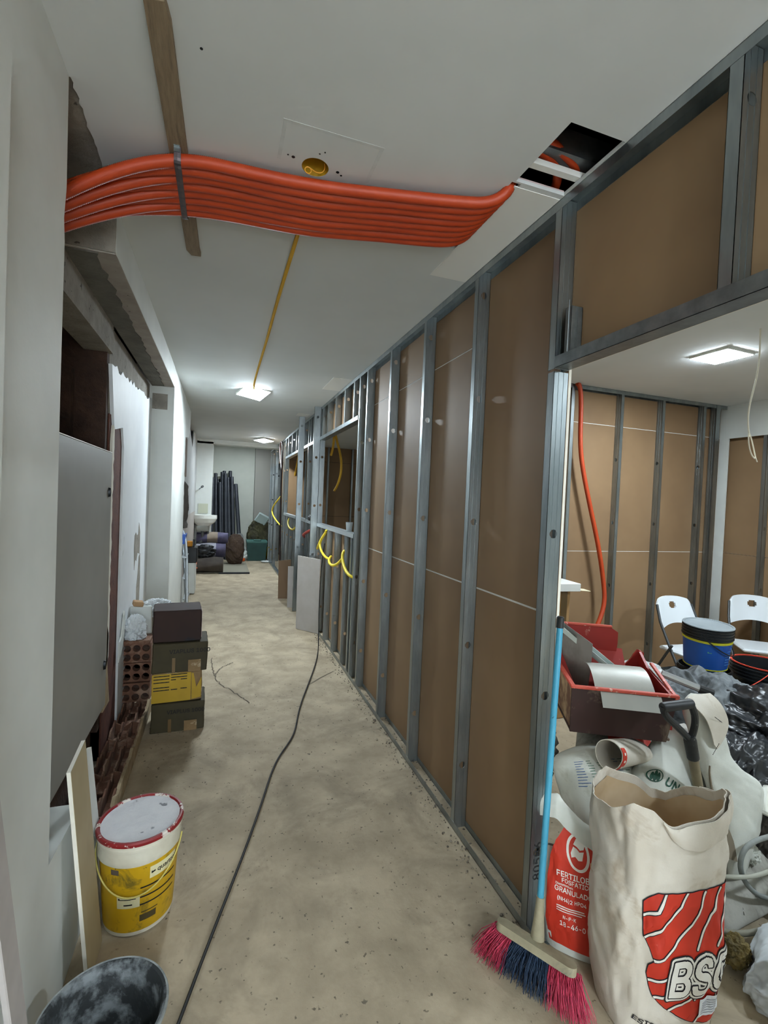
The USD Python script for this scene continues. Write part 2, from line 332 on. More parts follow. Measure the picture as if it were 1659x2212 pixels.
def track(a, b, U, d=.066, h=.034, flip=1, t=TS):
    """U channel from a to b (its front lower corner line); U from front to back; flip -1: opens downwards."""
    a, b, U = (np.array(q, float) for q in (a, b, U)); D = (b - a); L = np.linalg.norm(D); D /= L; Z = np.array([0, 0, 1.0]); m = (a + b) / 2; mb = MB(); ax = np.array([U, D, Z])
    mb.obox(m + U * d / 2 + Z * t / 2 * flip, ax, (d / 2, L / 2, t / 2))
    mb.obox(m + U * t / 2 + Z * h / 2 * flip, ax, (t / 2, L / 2, h / 2)); mb.obox(m + U * (d - t / 2) + Z * h / 2 * flip, ax, (t / 2, L / 2, h / 2))
    return mb
X1, Y1 = np.array([1.0, 0, 0]), np.array([0, 1.0, 0])
wr = thing('wall_right', kind='structure')
HZ = (.31, .91, 1.52, 2.12, 2.62)
xr = XW - .001
obj('floor_track', track((xr, 1.40, .001), (xr, 12.3, .001), X1), ZINC, wr, smooth=False)
obj('ceiling_track', track((xr, -2.8, Zc - .001), (xr, 12.3, Zc - .001), X1, flip=-1), ZINC, wr, smooth=False)
for k, y in enumerate((1.461, 2.052, 2.665, 3.279)):
    obj('stud', cstud((XW, y, 0), X1, Y1, .004, Zc - .004 if k else 2.12, holes=[h + .012 * (k % 2) for h in HZ]), ZINC, wr, smooth=False)
# upper half of the jamb: open side of the section, and the lapped piece screwed to it
obj('stud', cstud((XW, 1.461, 0), X1, Y1, 2.13, Zc - .004), ZINC, wr, smooth=False)
obj('stud_splice', cstud((XW + .012, 1.40, 0), X1, Y1, 2.165, 2.34, d=.05, fl=.03).tube([(XW + .006, 1.405, 2.17), (XW + .006, 1.405, 2.36)], .002, 6), ZINCD, wr, smooth=False)
for y in (.86, .25, -.36, -.97, -1.58, -2.2): obj('stud', cstud((XW, y - .036, 0), X1, Y1, 2.16 if y > .4 else .004, Zc - .004, holes=HZ), ZINC, wr, smooth=False)
obj('header_track', track((xr, .45, 2.132), (xr, 1.46, 2.132), X1, h=.042), ZINCD, wr, smooth=False)
obj('stud', cstud((XW, .45, 0), X1, -Y1, .004, 2.13, holes=HZ), ZINC, wr, smooth=False)
obj('screw', MB().lathe([(0, .003), (.004, .002), (.005, 0)], (0, 0, 0), 8, ax=np.array([[0, 1, 0], [0, 0, 1], [-1, 0, 0]])).lathe([(0, 0)] * 2, n=3), SCREW, wr) if False else None
# window frames further down
for k, (y, z0, z1) in enumerate([(3.87, .004, 2.746), (4.10, .004, 2.746), (5.87, .004, 2.746), (6.72, .004, 2.746), (9.25, .004, 2.746), (9.55, .004, 2.746), (10.3, 2.36, 2.746), (11.0, .004, 2.746), (11.7, .004, 2.746), (12.2, .004, 2.746)]):
    obj('stud', cstud((XW, y, 0), X1, Y1, z0, z1, holes=[h + .01 for h in HZ]), ZINC, wr, smooth=False)
for y0, y1, st, st2 in [(4.136, 5.87, (4.2, 4.43, 4.84, 5.25, 5.6), (4.3, 4.65, 5.05, 5.45, 5.75)), (5.906, 6.72, (6.15, 6.4, 6.6), (6.1, 6.35, 6.55)), (6.756, 9.25, (7.1, 7.5, 7.9, 8.4, 8.9), (7.1, 7.5, 7.9, 8.4, 8.9))]:
    obj('sill_track', track((xr - .004, y0, 1.305), (xr - .004, y1, 1.305), X1, d=.074, flip=-1, h=.04), mat('zinc_bright', 'd5dde2', .35, .8), wr, smooth=False)
    obj('head_track', track((xr - .004, y0, 2.338), (xr - .004, y1, 2.338), X1, d=.074, h=.04), ZINC, wr, smooth=False)
    for y in st: obj('stud', cstud((XW, y, 0), X1, Y1, .004, 1.30, holes=HZ), ZINC, wr, smooth=False)
    for y in st2: obj('stud', cstud((XW, y, 0), X1, Y1, 2.342, 2.746, holes=HZ), ZINC, wr, smooth=False)
# boards: brown paper faces towards the corridor, plaster core behind
def sheet(y0, y1, z0, z1, x=XK):
    obj('board', MB().box((x, y0, z0), (x + .0012, y1, z1)), KRAFT, wr, smooth=False)
    obj('board_core', MB().box((x + .0012, y0 - .0005, z0 + .001), (x + .0125, y1, z1 - .001)), PAPER, wr, smooth=False)
sheet(1.4615, 4.13, .008, 1.202); sheet(1.4615, 2.07, 1.2105, 2.742); sheet(2.072, 4.13, 1.2105, 2.4255); sheet(2.072, 4.13, 2.432, 2.742)
sheet(-2.8, 1.459, 2.135, 2.742); sheet(-2.8, .41, .008, 2.13)
sheet(4.135, 9.3, .008, 1.30); sheet(4.135, 9.3, 2.345, 2.742); sheet(9.3, 9.9, .008, 2.742); sheet(9.9, 12.3, 2.36, 2.742)
obj('joint_filler', MB().box((XK + .002, 1.463, 1.2015), (XK + .012, 4.12, 1.211)).box((XK + .002, 2.075, 2.425), (XK + .012, 4.12, 2.4325)), PATCH, wr, smooth=False)
# bare studs in front of the wall
for x, y in ((1.06, 5.86), (1.0, 6.70)):
    obj('front_stud', cstud((x, y, 0), X1, Y1, .004, Zc - .002, d=.078, holes=HZ), ZINC, wr, smooth=False)
obj('front_stud', cstud((1.27, 12.0, 0), X1, Y1, .004, Zc - .002, d=.12, holes=HZ), ZINC, wr, smooth=False)
CODE = mat('marker_ink', '15171a', .6)
tx = text2d('80586', .034)
tx = affinity.rotate(tx, 90, origin=(0, 0))
obj('stencil', MB().prism(affinity.translate(tx, .052, .20), .0004, (XW, 1.461 - .0005, 0), np.array([X1, [0, 0, 1], -Y1]), h0=0), CODE, wr, smooth=False)
# ---------------- the room seen through the doorway ----------------
rb = thing('wall_room_back', kind='structure')
YR = 3.6
for x0, x1, z0, z1 in [(1.25, 5.0, .008, 1.219), (1.25, 5.0, 1.225, 2.421), (1.25, 5.0, 2.427, 2.742)]:
    obj('board', MB().box((x0, YR, z0), (x1, YR + .012, z1)), KRAFT, rb, smooth=False)
obj('joint_filler', MB().box((1.25, YR + .002, 1.2), (5, YR + .0115, 2.43)), PATCH, rb, smooth=False)
obj('floor_track', track((1.25, YR - .066, .001), (4.95, YR - .066, .001), Y1), ZINC, rb, smooth=False)
obj('ceiling_track', track((1.25, YR - .066, Zc - .001), (4.95, YR - .066, Zc - .001), Y1, flip=-1), ZINC, rb, smooth=False)
for x in (1.78, 2.38, 2.97, 3.545, 4.065, 4.62):
    obj('stud', cstud((x, YR - .064, 0), Y1, X1, .004, Zc - .004, holes=(.3, .9, 1.5, 2.1)), ZINC, rb, smooth=False)
obj('stud', cstud((4.79, YR - .07, 0), Y1, X1, .004, Zc - .004, fl=.06), ZINC, rb, smooth=False)
rr = thing('wall_room_right', kind='structure')
XR = 4.95
obj('plaster_board', MB().prism(Polygon([(-2.8, 0), (-2.8, Zc), (YR, Zc), (YR, 0), (3.50, 0), (3.50, 2.41), (2.0, 2.41), (2.0, 0)]), .012, (XR, 0, 0), YZ, h0=0), WHITE, rr, smooth=False)
for z0, z1 in [(.008, 1.219), (1.223, 2.427), (2.43, 2.742)]: obj('board', MB().box((XR + .08, -2.8, z0), (XR + .092, YR, z1)), KRAFT, rr, smooth=False)
obj('joint_filler', MB().box((XR + .086, -2.8, 1.2), (XR + .0915, YR, 2.43)), PATCH, rr, smooth=False)
for y in (3.14, 2.54, 1.94): obj('stud', cstud((XR + .013, y, 0), X1, Y1, .004, Zc - .004, holes=(.3, .9, 1.5, 2.1)), ZINC, rr, smooth=False)
obj('end_board', MB().box((1.23, -2.85, 0), (5.05, -2.8, Zc)), WHITE, thing('wall_room_front', kind='structure'), smooth=False)
w2 = thing('wall_room_far', kind='structure')
KD = KRAFT
for z0, z1 in [(0, 1.219), (1.225, 2.421), (2.427, 2.75)]: obj('board', MB().box((1.22, 10.4, z0), (5, 10.41, z1)), KD, w2, smooth=False)
for x in (1.7, 2.2, 2.75, 3.3): obj('stud', cstud((x, 10.335, 0), Y1, X1, .004, 2.746), ZINC, w2, smooth=False)
obj('side_board', MB().box((5.0, 3.62, 0), (5.02, 10.4, Zc)), WHITE, w2, smooth=False)
# ---------------- LED panels ----------------
def emit(name, c, s):
    return usdkit.material(stage, '/World/Looks/' + name, {'e': ('emission', {'color': c, 'strength': s})}, surface='e.emission')
LED = emit('led_diffuser', LAMPC, LAMP)
def lamp(ctr, A, s, label):
    t = thing('ceiling_light', label, 'ceiling light', ctr, group=None)
    A = np.array(A, float); c = np.array(ctr, float)
    obj('frame', MB().obox(c + A[2] * .009, A, (s / 2, s / 2, .009), .003), WHITE, t, smooth=False)
    obj('diffuser', MB().obox(c - A[2] * .0015, A, (s / 2 - .007, s / 2 - .007, .0015)), LED, t, smooth=False)
    return t
def rotv(v):
    v = np.array(v, float); a = np.linalg.norm(v); k = v / a; K = np.array([[0, -k[2], k[1]], [k[2], 0, -k[0]], [-k[1], k[0], 0]])
    return (np.eye(3) + math.sin(a) * K + (1 - math.cos(a)) * K @ K).T
lamp((.291, 5.347, 2.72), rotv((-.218, .07, .338)), .28, 'lit LED panel hanging tilted from the corridor ceiling where the yellow conduit ends')
lamp((.76, 9.7, 2.705), rotv((-.12, .05, .7)), .28, 'small bright LED panel furthest down the corridor ceiling')
lamp((3.31, 2.43, 2.735), rotv((0, 0, .04)), .275, 'lit square LED panel on the ceiling of the room beyond the doorway')
lamp((.45, 11.9, 2.9), rotv((0, 0, .02)), .19, 'LED panel above the far end of the corridor, hidden by the drop beam')
obj('dust_layer', MB().box((XW + .003, 1.47, .0025), (XK - .004, 5.6, .0065)), FLOOR, wr, smooth=False)
lamp((4.2, 5.4, 2.735), rotv((0, 0, .04)), .17, 'LED panel in the far room behind the window, out of view')
lamp((3.3, -.3, 2.735), rotv((0, 0, .04)), .28, 'LED panel over the near end of the side room, out of view')
lamp((.27, -1.9, 2.735), rotv((0, 0, .02)), .28, 'LED panel on the corridor ceiling behind the camera')
# ---------------- on the ceiling ----------------
WOOD = mat('old_timber', '94826a', .85, c2='7b6a54', scale=14, detail=6, stretch=(6, .6, 6), c3='5c4d3d', s3=7, lo3=.56, hi3=.72, bump=.3, bscale=60)
ORANGE = mat('orange_conduit', 'c1461a', .5, c2='b23b15', scale=5)
YEL = mat('yellow_conduit', 'd9a92c', .5, c2='c99a26', scale=6)
YELB = mat('bright_yellow_conduit', 'ead23a', .5)
pl2 = affinity.rotate(Polygon([(-.026, -.60), (.02, -.61), (.028, -.55), (.027, .55), (.03, .60), (-.012, .605), (-.03, .56), (-.027, -.50)]), -1.0, origin=(0, 0))
obj('timber_batten', MB().prism(affinity.translate(pl2, -.168, 1.83), .0, (0, 0, 2.749), h0=-.02), WOOD, smooth=False, label='weathered timber batten fixed across the ceiling above the orange conduits', cat='batten')
ORD = ['nearest the camera', 'second from the camera', 'third from the camera', 'fourth from the camera', 'fourth from the far side', 'third from the far side', 'second from the far side', 'furthest from the camera']
for k in range(8):
    y = k * .0415; j = math.sin(k * 2.3) * .004; dz = .034 * (k % 2)
    P = [(-1.0, 1.85 + .5 * y, 2.32 + dz), (-.72, 1.84 + .56 * y, 2.44 + dz), (-.54, 1.815 + .64 * y, 2.545 + dz), (-.38, 1.775 + .84 * y, 2.635 + dz * .6), (-.17, 1.735 + y, 2.7075), (.05, 1.71 + y + j, 2.712), (.3, 1.68 + y - j, 2.709 - abs(j)), (.55, 1.625 + y * .98 + j, 2.708), (.8, 1.56 + y * .97, 2.706), (.89, 1.525 + y * .96, 2.713), (.930, 1.50 + y * .96, 2.74), (.945, 1.495 + y * .96, 2.79), (.95, 1.49 + y * .96, 2.9)]
    obj('corrugated_conduit', corrugated(P, .0205, .0062, .09, 12), ORANGE, smooth=60, label=f'orange corrugated conduit in the ceiling bundle, {ORD[k]}', cat='conduit', group='orange conduits crossing the ceiling')
st = thing('fixing_strap', 'dark perforated strap holding the orange conduits under the timber batten', 'strap', (-.17, 1.9, 2.68))
STRAP = mat('strap_steel', '4c4a50', .5, .5, c2='6b5a5a', scale=40)
sp = [(-.17, 1.700, 2.73), (-.17, 1.703, 2.70), (-.17, 1.712, 2.684)] + [(-.17, 1.735 + .0425 * k, 2.6845) for k in range(8)] + [(-.17, 2.055, 2.690), (-.17, 2.062, 2.73)]
sq = resample(spline(sp, 60), .008)[0]
obj('band', MB().tube(sq, .0012, 4, r2=.0105), STRAP, st, smooth=False)
obj('bracket', MB().box((-.181, 1.697, 2.712), (-.163, 1.7, 2.7295)).box((-.181, 1.69, 2.727), (-.163, 1.70, 2.7295)), ZINC, st, smooth=False)
bx = thing('ceiling_box', 'yellow round outlet box recessed in the ceiling, wire curling from it', 'ceiling box', (.268, 1.655, 2.75))
obj('cup', MB().lathe([(.0452, 2.7505), (.044, 2.78), (.042, 2.81), (0, 2.81), (0, 2.812), (.046, 2.812), (.0475, 2.7505)], (.268, 1.655, 0), 24), mat('box_yellow', 'b98f1e', .5), bx)
wp_ = [(.30, 1.66, 2.775), (.297, 1.668, 2.752), (.275, 1.665, 2.742), (.255, 1.655, 2.742)] + [(.2435 + .0105 * math.cos(a), 1.652, 2.733 + .0105 * math.sin(a)) for a in np.linspace(1.2, 7.6, 14)]
obj('wire', MB().tube(spline(wp_, 70), .0018, 6), mat('yellow_wire', 'e8a53a', .5), bx)
obj('yellow_conduit', corrugated([(.27, 1.72, 2.741), (.272, 2.2, 2.741), (.268, 2.8, 2.738), (.272, 3.4, 2.74), (.27, 4.2, 2.737), (.274, 4.9, 2.738), (.287, 5.2, 2.738)], .009, .0055, .1, 8), YEL, label='thin yellow corrugated conduit running along the ceiling to the LED panel', cat='conduit')
for k, P in enumerate([[(.5, 1.40, 2.80), (.9, 1.40, 2.80), (1.03, 1.42, 2.82), (1.10, 1.455, 2.84), (1.14, 1.52, 2.9)], [(.5, 1.36, 2.81), (.9, 1.375, 2.81), (1.02, 1.385, 2.81), (1.09, 1.43, 2.80), (1.13, 1.50, 2.80), (1.16, 1.6, 2.83)], [(.7, 1.33, 2.82), (1.0, 1.345, 2.82), (1.1, 1.37, 2.81), (1.17, 1.41, 2.82)], [(.6, 1.20, 2.90), (1.0, 1.21, 2.91), (1.15, 1.25, 2.9)]]):
    obj('corrugated_conduit', corrugated(P, .017, .0062, .09, 10), ORANGE, smooth=60, label='orange conduit bending inside the square ceiling opening, ' + ['nearest the front edge', 'crossing over the others', 'beside the white board strip', 'deepest in the dark'][k], cat='conduit', group='conduits inside the ceiling opening')

# ---------------- left side ----------------
STEEL = mat('cabinet_steel', '9d9d98', .5, .15, c2='959590', scale=2.5, bump=.04, bscale=150)
cd = thing('cabinet_door', 'plain grey steel cabinet door in the broken-open left wall', 'cabinet door', (-.6, 2.4, .35))
obj('leaf', MB().box((-.622, 1.62, .365), (-.60, 3.085, 1.825), .003), STEEL, cd)
obj('edge_trim', MB().box((-.623, 1.62, 1.825), (-.599, 3.085, 1.829)), mat('bright_edge', 'e8e8e4', .4), cd, smooth=False)
for z in (1.60, .62): obj('latch', MB().lathe([(0, .012), (.012, .011), (.014, 0)], (-.60, 3.02, z), 10, ax=np.array([[0, 1, 0], [0, 0, 2.0], [1, 0, 0]])), SCREW, cd)
# broken base of hollow bricks
MORT = mat('mortar', 'b3a184', .95, c2='978567', scale=14, bump=.4, bscale=60)
r5 = random.Random(5)
y = 2.12
for k in range(9):
    L = .19; mb = MB(); zt = .10 + r5.uniform(-.015, .02)
    mb.box((-.615, y, 0), (-.455, y + L - .008, .02))
    for q in range(4):
        x = -.612 + q * .05; n = 5
        pts = [(y + L * i / n * .96, zt * r5.uniform(.6, 1.0)) for i in range(n + 1)]
        mb.prism(Polygon([(y, .015)] + pts + [(y + L * .96, .015)]), .009, (x, 0, 0), YZ)
    if r5.random() < .75: mb.prism(Polygon([(-.61, .015), (-.61, zt * .9), (-.55, zt * .6), (-.50, zt * .85), (-.46, zt * .7), (-.455, .015)]), .01, (0, y + L * .93, 0), np.array([[1, 0, 0], [0, 0, 1], [0, -1, 0]]))
    if r5.random() < .6: mb.box((-.615 + .05 * r5.randint(0, 1), y + .02, .05), (-.51, y + L * r5.uniform(.4, .9), .058))
    obj('brick', mb, BRICK, wl, smooth=False); y += L
mp = [(2.1, 0), (2.1, .09)] + [(x, .10 + yy) for x, yy in jag(2.15, 3.8, 24, .018, 8)] + [(3.8, 0)]
obj('mortar_edge', MB().prism(Polygon(mp), 0, (XL - .005, 0, 0), YZ, h0=-.016), MORT, wl, smooth=False)
for k, (z0, z1) in enumerate([(.10, .235), (.243, .378), (.386, .52)]):
    pg = sbox(-.63, z0, -.445, z1)
    for ix in range(3):
        for iz in range(2): pg = pg.difference(affinity.scale(Point(-.599 + ix * .061, z0 + .035 + iz * .065).buffer(.0245, 8), 1, 1.0))
    obj('brick', MB().prism(pg, -.02, (0, 3.72 + .01 * (k % 2), 0), np.array([[1, 0, 0], [0, 0, 1], [0, -1, 0]]), h0=-.2), BRICK, wl, smooth=False)
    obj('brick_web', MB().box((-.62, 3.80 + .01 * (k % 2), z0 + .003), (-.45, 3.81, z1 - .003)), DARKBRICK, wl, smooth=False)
obj('mortar_edge', MB().prism(Polygon([(3.13, .3), (3.13, .98), (3.16, 1.02), (3.2, .9), (3.19, .8), (3.23, .74), (3.22, .55), (3.3, .3)]), .02, (XB - .02, 0, 0), YZ), MORT, wl, smooth=False)
obj('brick', MB().box((-.63, 3.725, .524), (-.45, 3.9, .545)), BRICK, wl, smooth=False)
obj('plaster_slab', MB().obox((-.545, 3.95, .64), rotv((.15, 0, .02)), (.075, .012, .11), .006), WHITE, smooth=False, label='broken whitish slab with ripped face standing on the brick stub', cat='rubble')
def blob(ctr, rad, seed, amp=.15, freq=3.0, ridged=False, rot=None, sub=4, zmin=None, octv=4):
    m = trimesh.creation.icosphere(sub); v = m.vertices.copy(); n = v.copy()
    q = meshkit.fbm(v * freq + seed * 3.7, octv, seed)
    if ridged: q = 1 - np.abs(2 * q - 1) * 1.6
    v = v * (1 + amp * (q - .5) * 2)[:, None] * np.array(rad)
    if rot is not None: v = v @ rotv(rot)
    v = v + np.array(ctr)
    if zmin is not None: v[:, 2] = np.maximum(v[:, 2], zmin + .002 * (v[:, 2] - zmin))
    return MB().add(v, m.faces)
FILM = mat('white_film', 'dfe3e5', .35, c2='c9cfd3', scale=8)
obj('plastic_bag', blob((-.56, 3.79, .605), (.06, .05, .085), 3, .45, 2.2, True, sub=4, zmin=.546), FILM, smooth=50, label='crumpled white plastic bag on top of the hollow bricks', cat='plastic bag')
obj('rubble', blob((-.45, 4.05, .70), (.10, .07, .06), 8, .4, 3, True, zmin=.64), FILM, smooth=False, label='heap of torn whitish film and plaster behind the stacked boxes', cat='rubble')
obj('brick_chunk', MB().obox((-.565, 3.93, .77), rotv((.1, .2, .3)), (.035, .03, .018), .006), mat('tan_chunk', 'a5835f', .9), smooth=False, label='small tan brick fragment lying above the white slab', cat='rubble')
obj('plaster_shard', MB().prism(Polygon([(3.50, .47), (3.62, .53), (3.70, .70), (3.66, .78), (3.58, .62), (3.52, .6)]), .01, (-.617, 0, 0), YZ), WHITE, wl, smooth=False)
# stacked cartons
CART = mat('olive_carton', '423b25', .8, c2='37311f', scale=5, detail=5, bump=.1, bscale=30)
CARTY = mat('tan_carton', '8d7350', .8, c2='776040', scale=6, c3='a9977c', s3=9, lo3=.58, hi3=.64)
CARTR = mat('dark_red_carton', '33201b', .8, c2='2a1a17', scale=5, c3='1c1a20', s3=3, lo3=.56, hi3=.6)
INK = mat('black_print', '141312', .7); TAPE = mat('brown_tape', '6a5330', .45); LABY = mat('yellow_label', 'b7961b', .6, c2='aa8a18', scale=5)
def carton(name, label, z0, h, cx, cy, w, d, rz, m):
    t = thing(name, label, 'carton', (cx, cy, z0), rz, 'cartons stacked by the broken wall')
    g = np.random.RandomState(int(z0 * 100)); mb = MB().box((-w / 2, -d / 2, 0), (w / 2, d / 2, h), .006)
    v, f = mb.done(); v, f = trimesh.remesh.subdivide_to_size(v, f, .05)
    v = v + (meshkit.fbm(v * 9 + z0 * 7, 3, 2)[:, None] - .5) * np.array([.016, .016, .008]); v[:, 2] = np.clip(v[:, 2], 0, h)
    obj('carton_body', (v, f), m, t, smooth=40, local=True); return t, w, d, h
def front(t, poly, m, name, d, off=.007, label=None): return obj(name, MB().prism(poly, .0006, (0, -d / 2 - off, 0), np.array([[1, 0, 0], [0, 0, 1], [0, -1, 0]])), m, t, smooth=False, local=True, label=label)
t, w, d, h = carton('carton', 'dark olive carton, bottom of the stack, dented, on the concrete floor', 0, .192, -.235, 3.56, .335, .26, .03, CART)
front(t, affinity.translate(text2d('VIAPLUS 1000', .024), -.07, .125), INK, 'print', d); front(t, sbox(.04, 0, .12, .07), CARTY, 'tape', d); front(t, sbox(-.06, 0, -.04, .09), TAPE, 'tape', d)
t, w, d, h = carton('carton', 'tan carton with large yellow label, second from the bottom of the stack', .196, .205, -.25, 3.57, .31, .25, .07, CARTY)
front(t, sbox(-.157, .006, .085, .198), LABY, 'label', d, .0075)
ln = MB()
for k, (x0, x1, zz) in enumerate([(-.147, -.05, .182), (-.04, .06, .188), (-.147, -.05, .162), (-.04, .06, .17), (-.147, -.05, .14), (-.04, -.01, .153), (.02, .06, .153), (-.147, -.05, .106), (-.147, -.05, .087), (-.04, .0, .087), (.02, .06, .09)]): ln.prism(sbox(x0, zz, x1, zz + .006), .0012, (0, -d / 2 - .0078, 0), np.array([[1, 0, 0], [0, 0, 1], [0, -1, 0]]))
obj('label_print', ln, INK, t, smooth=False, local=True)
front(t, Polygon([(.09, .01), (.15, .02), (.152, .16), (.12, .09), (.1, .19), (.088, .19)]), LABY, 'label_scrap', d)
t, w, d, h = carton('carton', 'olive carton with bold black print, third from the bottom of the stack', .405, .196, -.235, 3.56, .345, .27, .06, CART)
front(t, affinity.translate(text2d('VIAPLUS 1000', .026), -.07, .13), INK, 'print', d); front(t, sbox(.05, 0, .13, .08), CARTY, 'tape', d); front(t, sbox(-.05, 0, -.03, .1), TAPE, 'tape', d)
t, w, d, h = carton('carton', 'dark red and black carton on top of the stack', .605, .215, -.262, 3.57, .30, .25, .09, CARTR)
obj('carton_side', MB().box((.1515, -.12, .02), (.1535, .12, .2)), mat('pinkish_paper', 'b7a1a0', .8), t, smooth=False, local=True)
# offcuts leaning on the wall
def quad_board(name, c4, th, m, label, cat, core=None):
    """c4: bottom near, bottom far, top far, top near corners of the seen face."""
    c = np.array(c4, float); n = np.cross(c[1] - c[0], c[3] - c[0]); n /= np.linalg.norm(n)
    t = thing(name, label, cat, tuple(c.mean(0) * [1, 1, 0]))
    def slab(a, b): return MB().add(np.vstack([c - n * a, c - n * b]), [[0, 1, 2, 3], [7, 6, 5, 4], [0, 4, 5, 1], [1, 5, 6, 2], [2, 6, 7, 3], [3, 7, 4, 0]])
    obj('face', slab(0, .0012), m, t, smooth=False); obj('core', slab(.0012, th), core or PAPER, t, smooth=False); return t
OFFC = mat('tan_board', 'a99a7a', .7, c2='9c8d6d', scale=3)
quad_board('board_offcut', [(-.352, 1.70, .004), (-.352, 1.87, .004), (-.405, 1.80, .772), (-.405, 1.64, .752)], .0125, OFFC, 'tan-faced plasterboard offcut leaning on the left wall behind the yellow bucket', 'board')
quad_board('board_offcut', [(-.375, 1.90, .004), (-.375, 2.06, .004), (-.43, 2.0, .65), (-.44, 1.86, .69)], .012, WHITE, 'white plaster offcut with broken top beside the tan offcut', 'board')
quad_board('plasterboard_sheet', [(-.378, -.6, .004), (-.378, 1.03, .004), (-.392, 1.08, 2.435), (-.392, -.6, 2.44)], .0125, WHITE, 'tall white sheet standing against the left wall at the picture edge', 'board')
c0 = np.array([-.33, 1.19, 0.004]); c1 = np.array([-.362, .85, 1.5]); dd = (c1 - c0) / np.linalg.norm(c1 - c0); nn = np.array([1.0, 0, .02]); nn -= nn.dot(dd) * dd; nn /= np.linalg.norm(nn); ww = np.cross(nn, dd)
obj('metal_strip', MB().obox((c0 + c1) / 2 + dd * .01, np.array([ww, dd, nn]), (.03, np.linalg.norm(c1 - c0) / 2, .006), .002), mat('pale_strip', 'b9b4b2', .55, c2='a8a3a2', scale=6), smooth=False, label='pale strip leaning in the lower left corner of the picture', cat='strip')
# yellow bucket
def frustum(fn_r, z0, z1, cx, cy, lean=None):
    def f(u, v):
        a = u; r = fn_r(v); p = np.stack([cx + r * np.cos(a), cy + r * np.sin(a), v], -1); n = np.stack([np.cos(a), np.sin(a), a * 0], -1); return p, n
    return f
BX, BY = -.252, 1.985
rb_ = lambda z: .119 + .024 * np.asarray(z) / .355
yb = thing('paint_bucket', 'yellow and white plastic bucket with plaster-smeared lid, red rim, near the left wall', 'bucket', (BX, BY, 0))
BUCKW = mat('bucket_white', 'd4d0bf', .45, c2='c5bfac', scale=8, c3='a89c84', s3=6, lo3=.62, hi3=.75)
obj('body', MB().lathe([(0, .0), (rb_(0), 0), (rb_(.27), .27), (.144, .272), (.1455, .285), (.144, .288), (.1445, .318), (.147, .322), (.147, .332), (.144, .335), (.145, .352)], (BX, BY, 0), 56), BUCKW, yb, smooth=35)
obj('sleeve', MB().lathe([(rb_(.014) + .0003, .014), (rb_(.016) + .001, .016), (rb_(.262) + .001, .262), (rb_(.262), .265)], (BX, BY, 0), 56), mat('bucket_yellow', 'cda313', .45, c2='bd9512', scale=6, c3='7d6a22', s3=9, lo3=.57, hi3=.68, spots=(45, .68, '6b5c22')), yb, smooth=35)
obj('lid', MB().lathe([(.146, .346), (.151, .347), (.152, .357), (.148, .3625), (.141, .363), (.136, .357)], (BX, BY, 0), 56), mat('red_rim', '8e1f22', .5, c2='7f191d', scale=9, c3='d8cfc6', s3=14, lo3=.54, hi3=.57), yb, smooth=35)
obj('lid_top', MB().lathe([(.137, .3575), (.128, .356), (.12, .3555), (0, .3560)], (BX, BY, 0), 56), mat('plaster_smear', 'dcdbdd', .8, c2='cfcfd3', scale=9, spots=(20, .67, '85868c'), bump=.5, bscale=30), yb, smooth=35)
ang = np.linspace(math.radians(-178), math.radians(2), 40); hp = np.stack([BX + .149 * np.cos(ang), BY + .149 * np.sin(ang), .30 - .135 * np.sin(-ang) ** .8 * 1.0 * np.abs(np.sin(ang)) ** .4], -1)
hp[:, 0] = BX + (.149) * np.cos(ang); obj('handle', MB().tube(hp, .0028, 6), mat('handle_wire', 'cdbf6a', .5), yb)
def onb(poly, m, name, off=.0013, lab=None):
    R0 = .134
    fn = lambda u, v: frustum(rb_, 0, 1, BX, BY)(u / R0 + A0, v)
    obj(name, decal(fn, poly, off, .012), m, yb, smooth=False, label=lab)
A0 = math.radians(-66)
CREAM = mat('cream_sticker', 'e3dcae', .6)
onb(sbox(-.005, .205, .105, .250), CREAM, 'sticker', .0014)
onb(affinity.translate(text2d('quartzolit', .0155), .020, .221), INK, 'print', .0022)
onb(Polygon([(-.0, .222), (.014, .226), (.014, .232), (.006, .230), (0, .232)]), INK, 'print', .0022)
for k, zz in enumerate((.178, .142, .113)): onb(sbox(-.035, zz, .105, zz + .0055), INK, 'print_line', .0022)
onb(sbox(-.035, .05, .025, .075).union(sbox(-.03, .082, .03, .086)), mat('print_grey', '4a4020', .7), 'print_block', .0015)
A0 = math.radians(-92); onb(sbox(-.055, .11, .025, .155), mat('white_sticker', 'd9d2a9', .6), 'sticker', .0016); onb(sbox(-.045, .143, .012, .146).union(sbox(-.03, .121, 0, .126)).union(sbox(-.05, .143, -.044, .15)), INK, 'print', .0024)
A0 = math.radians(-112); onb(sbox(-.03, .238, .0, .258), mat('grey_patch', '5b5148', .6), 'print_patch', .0016)
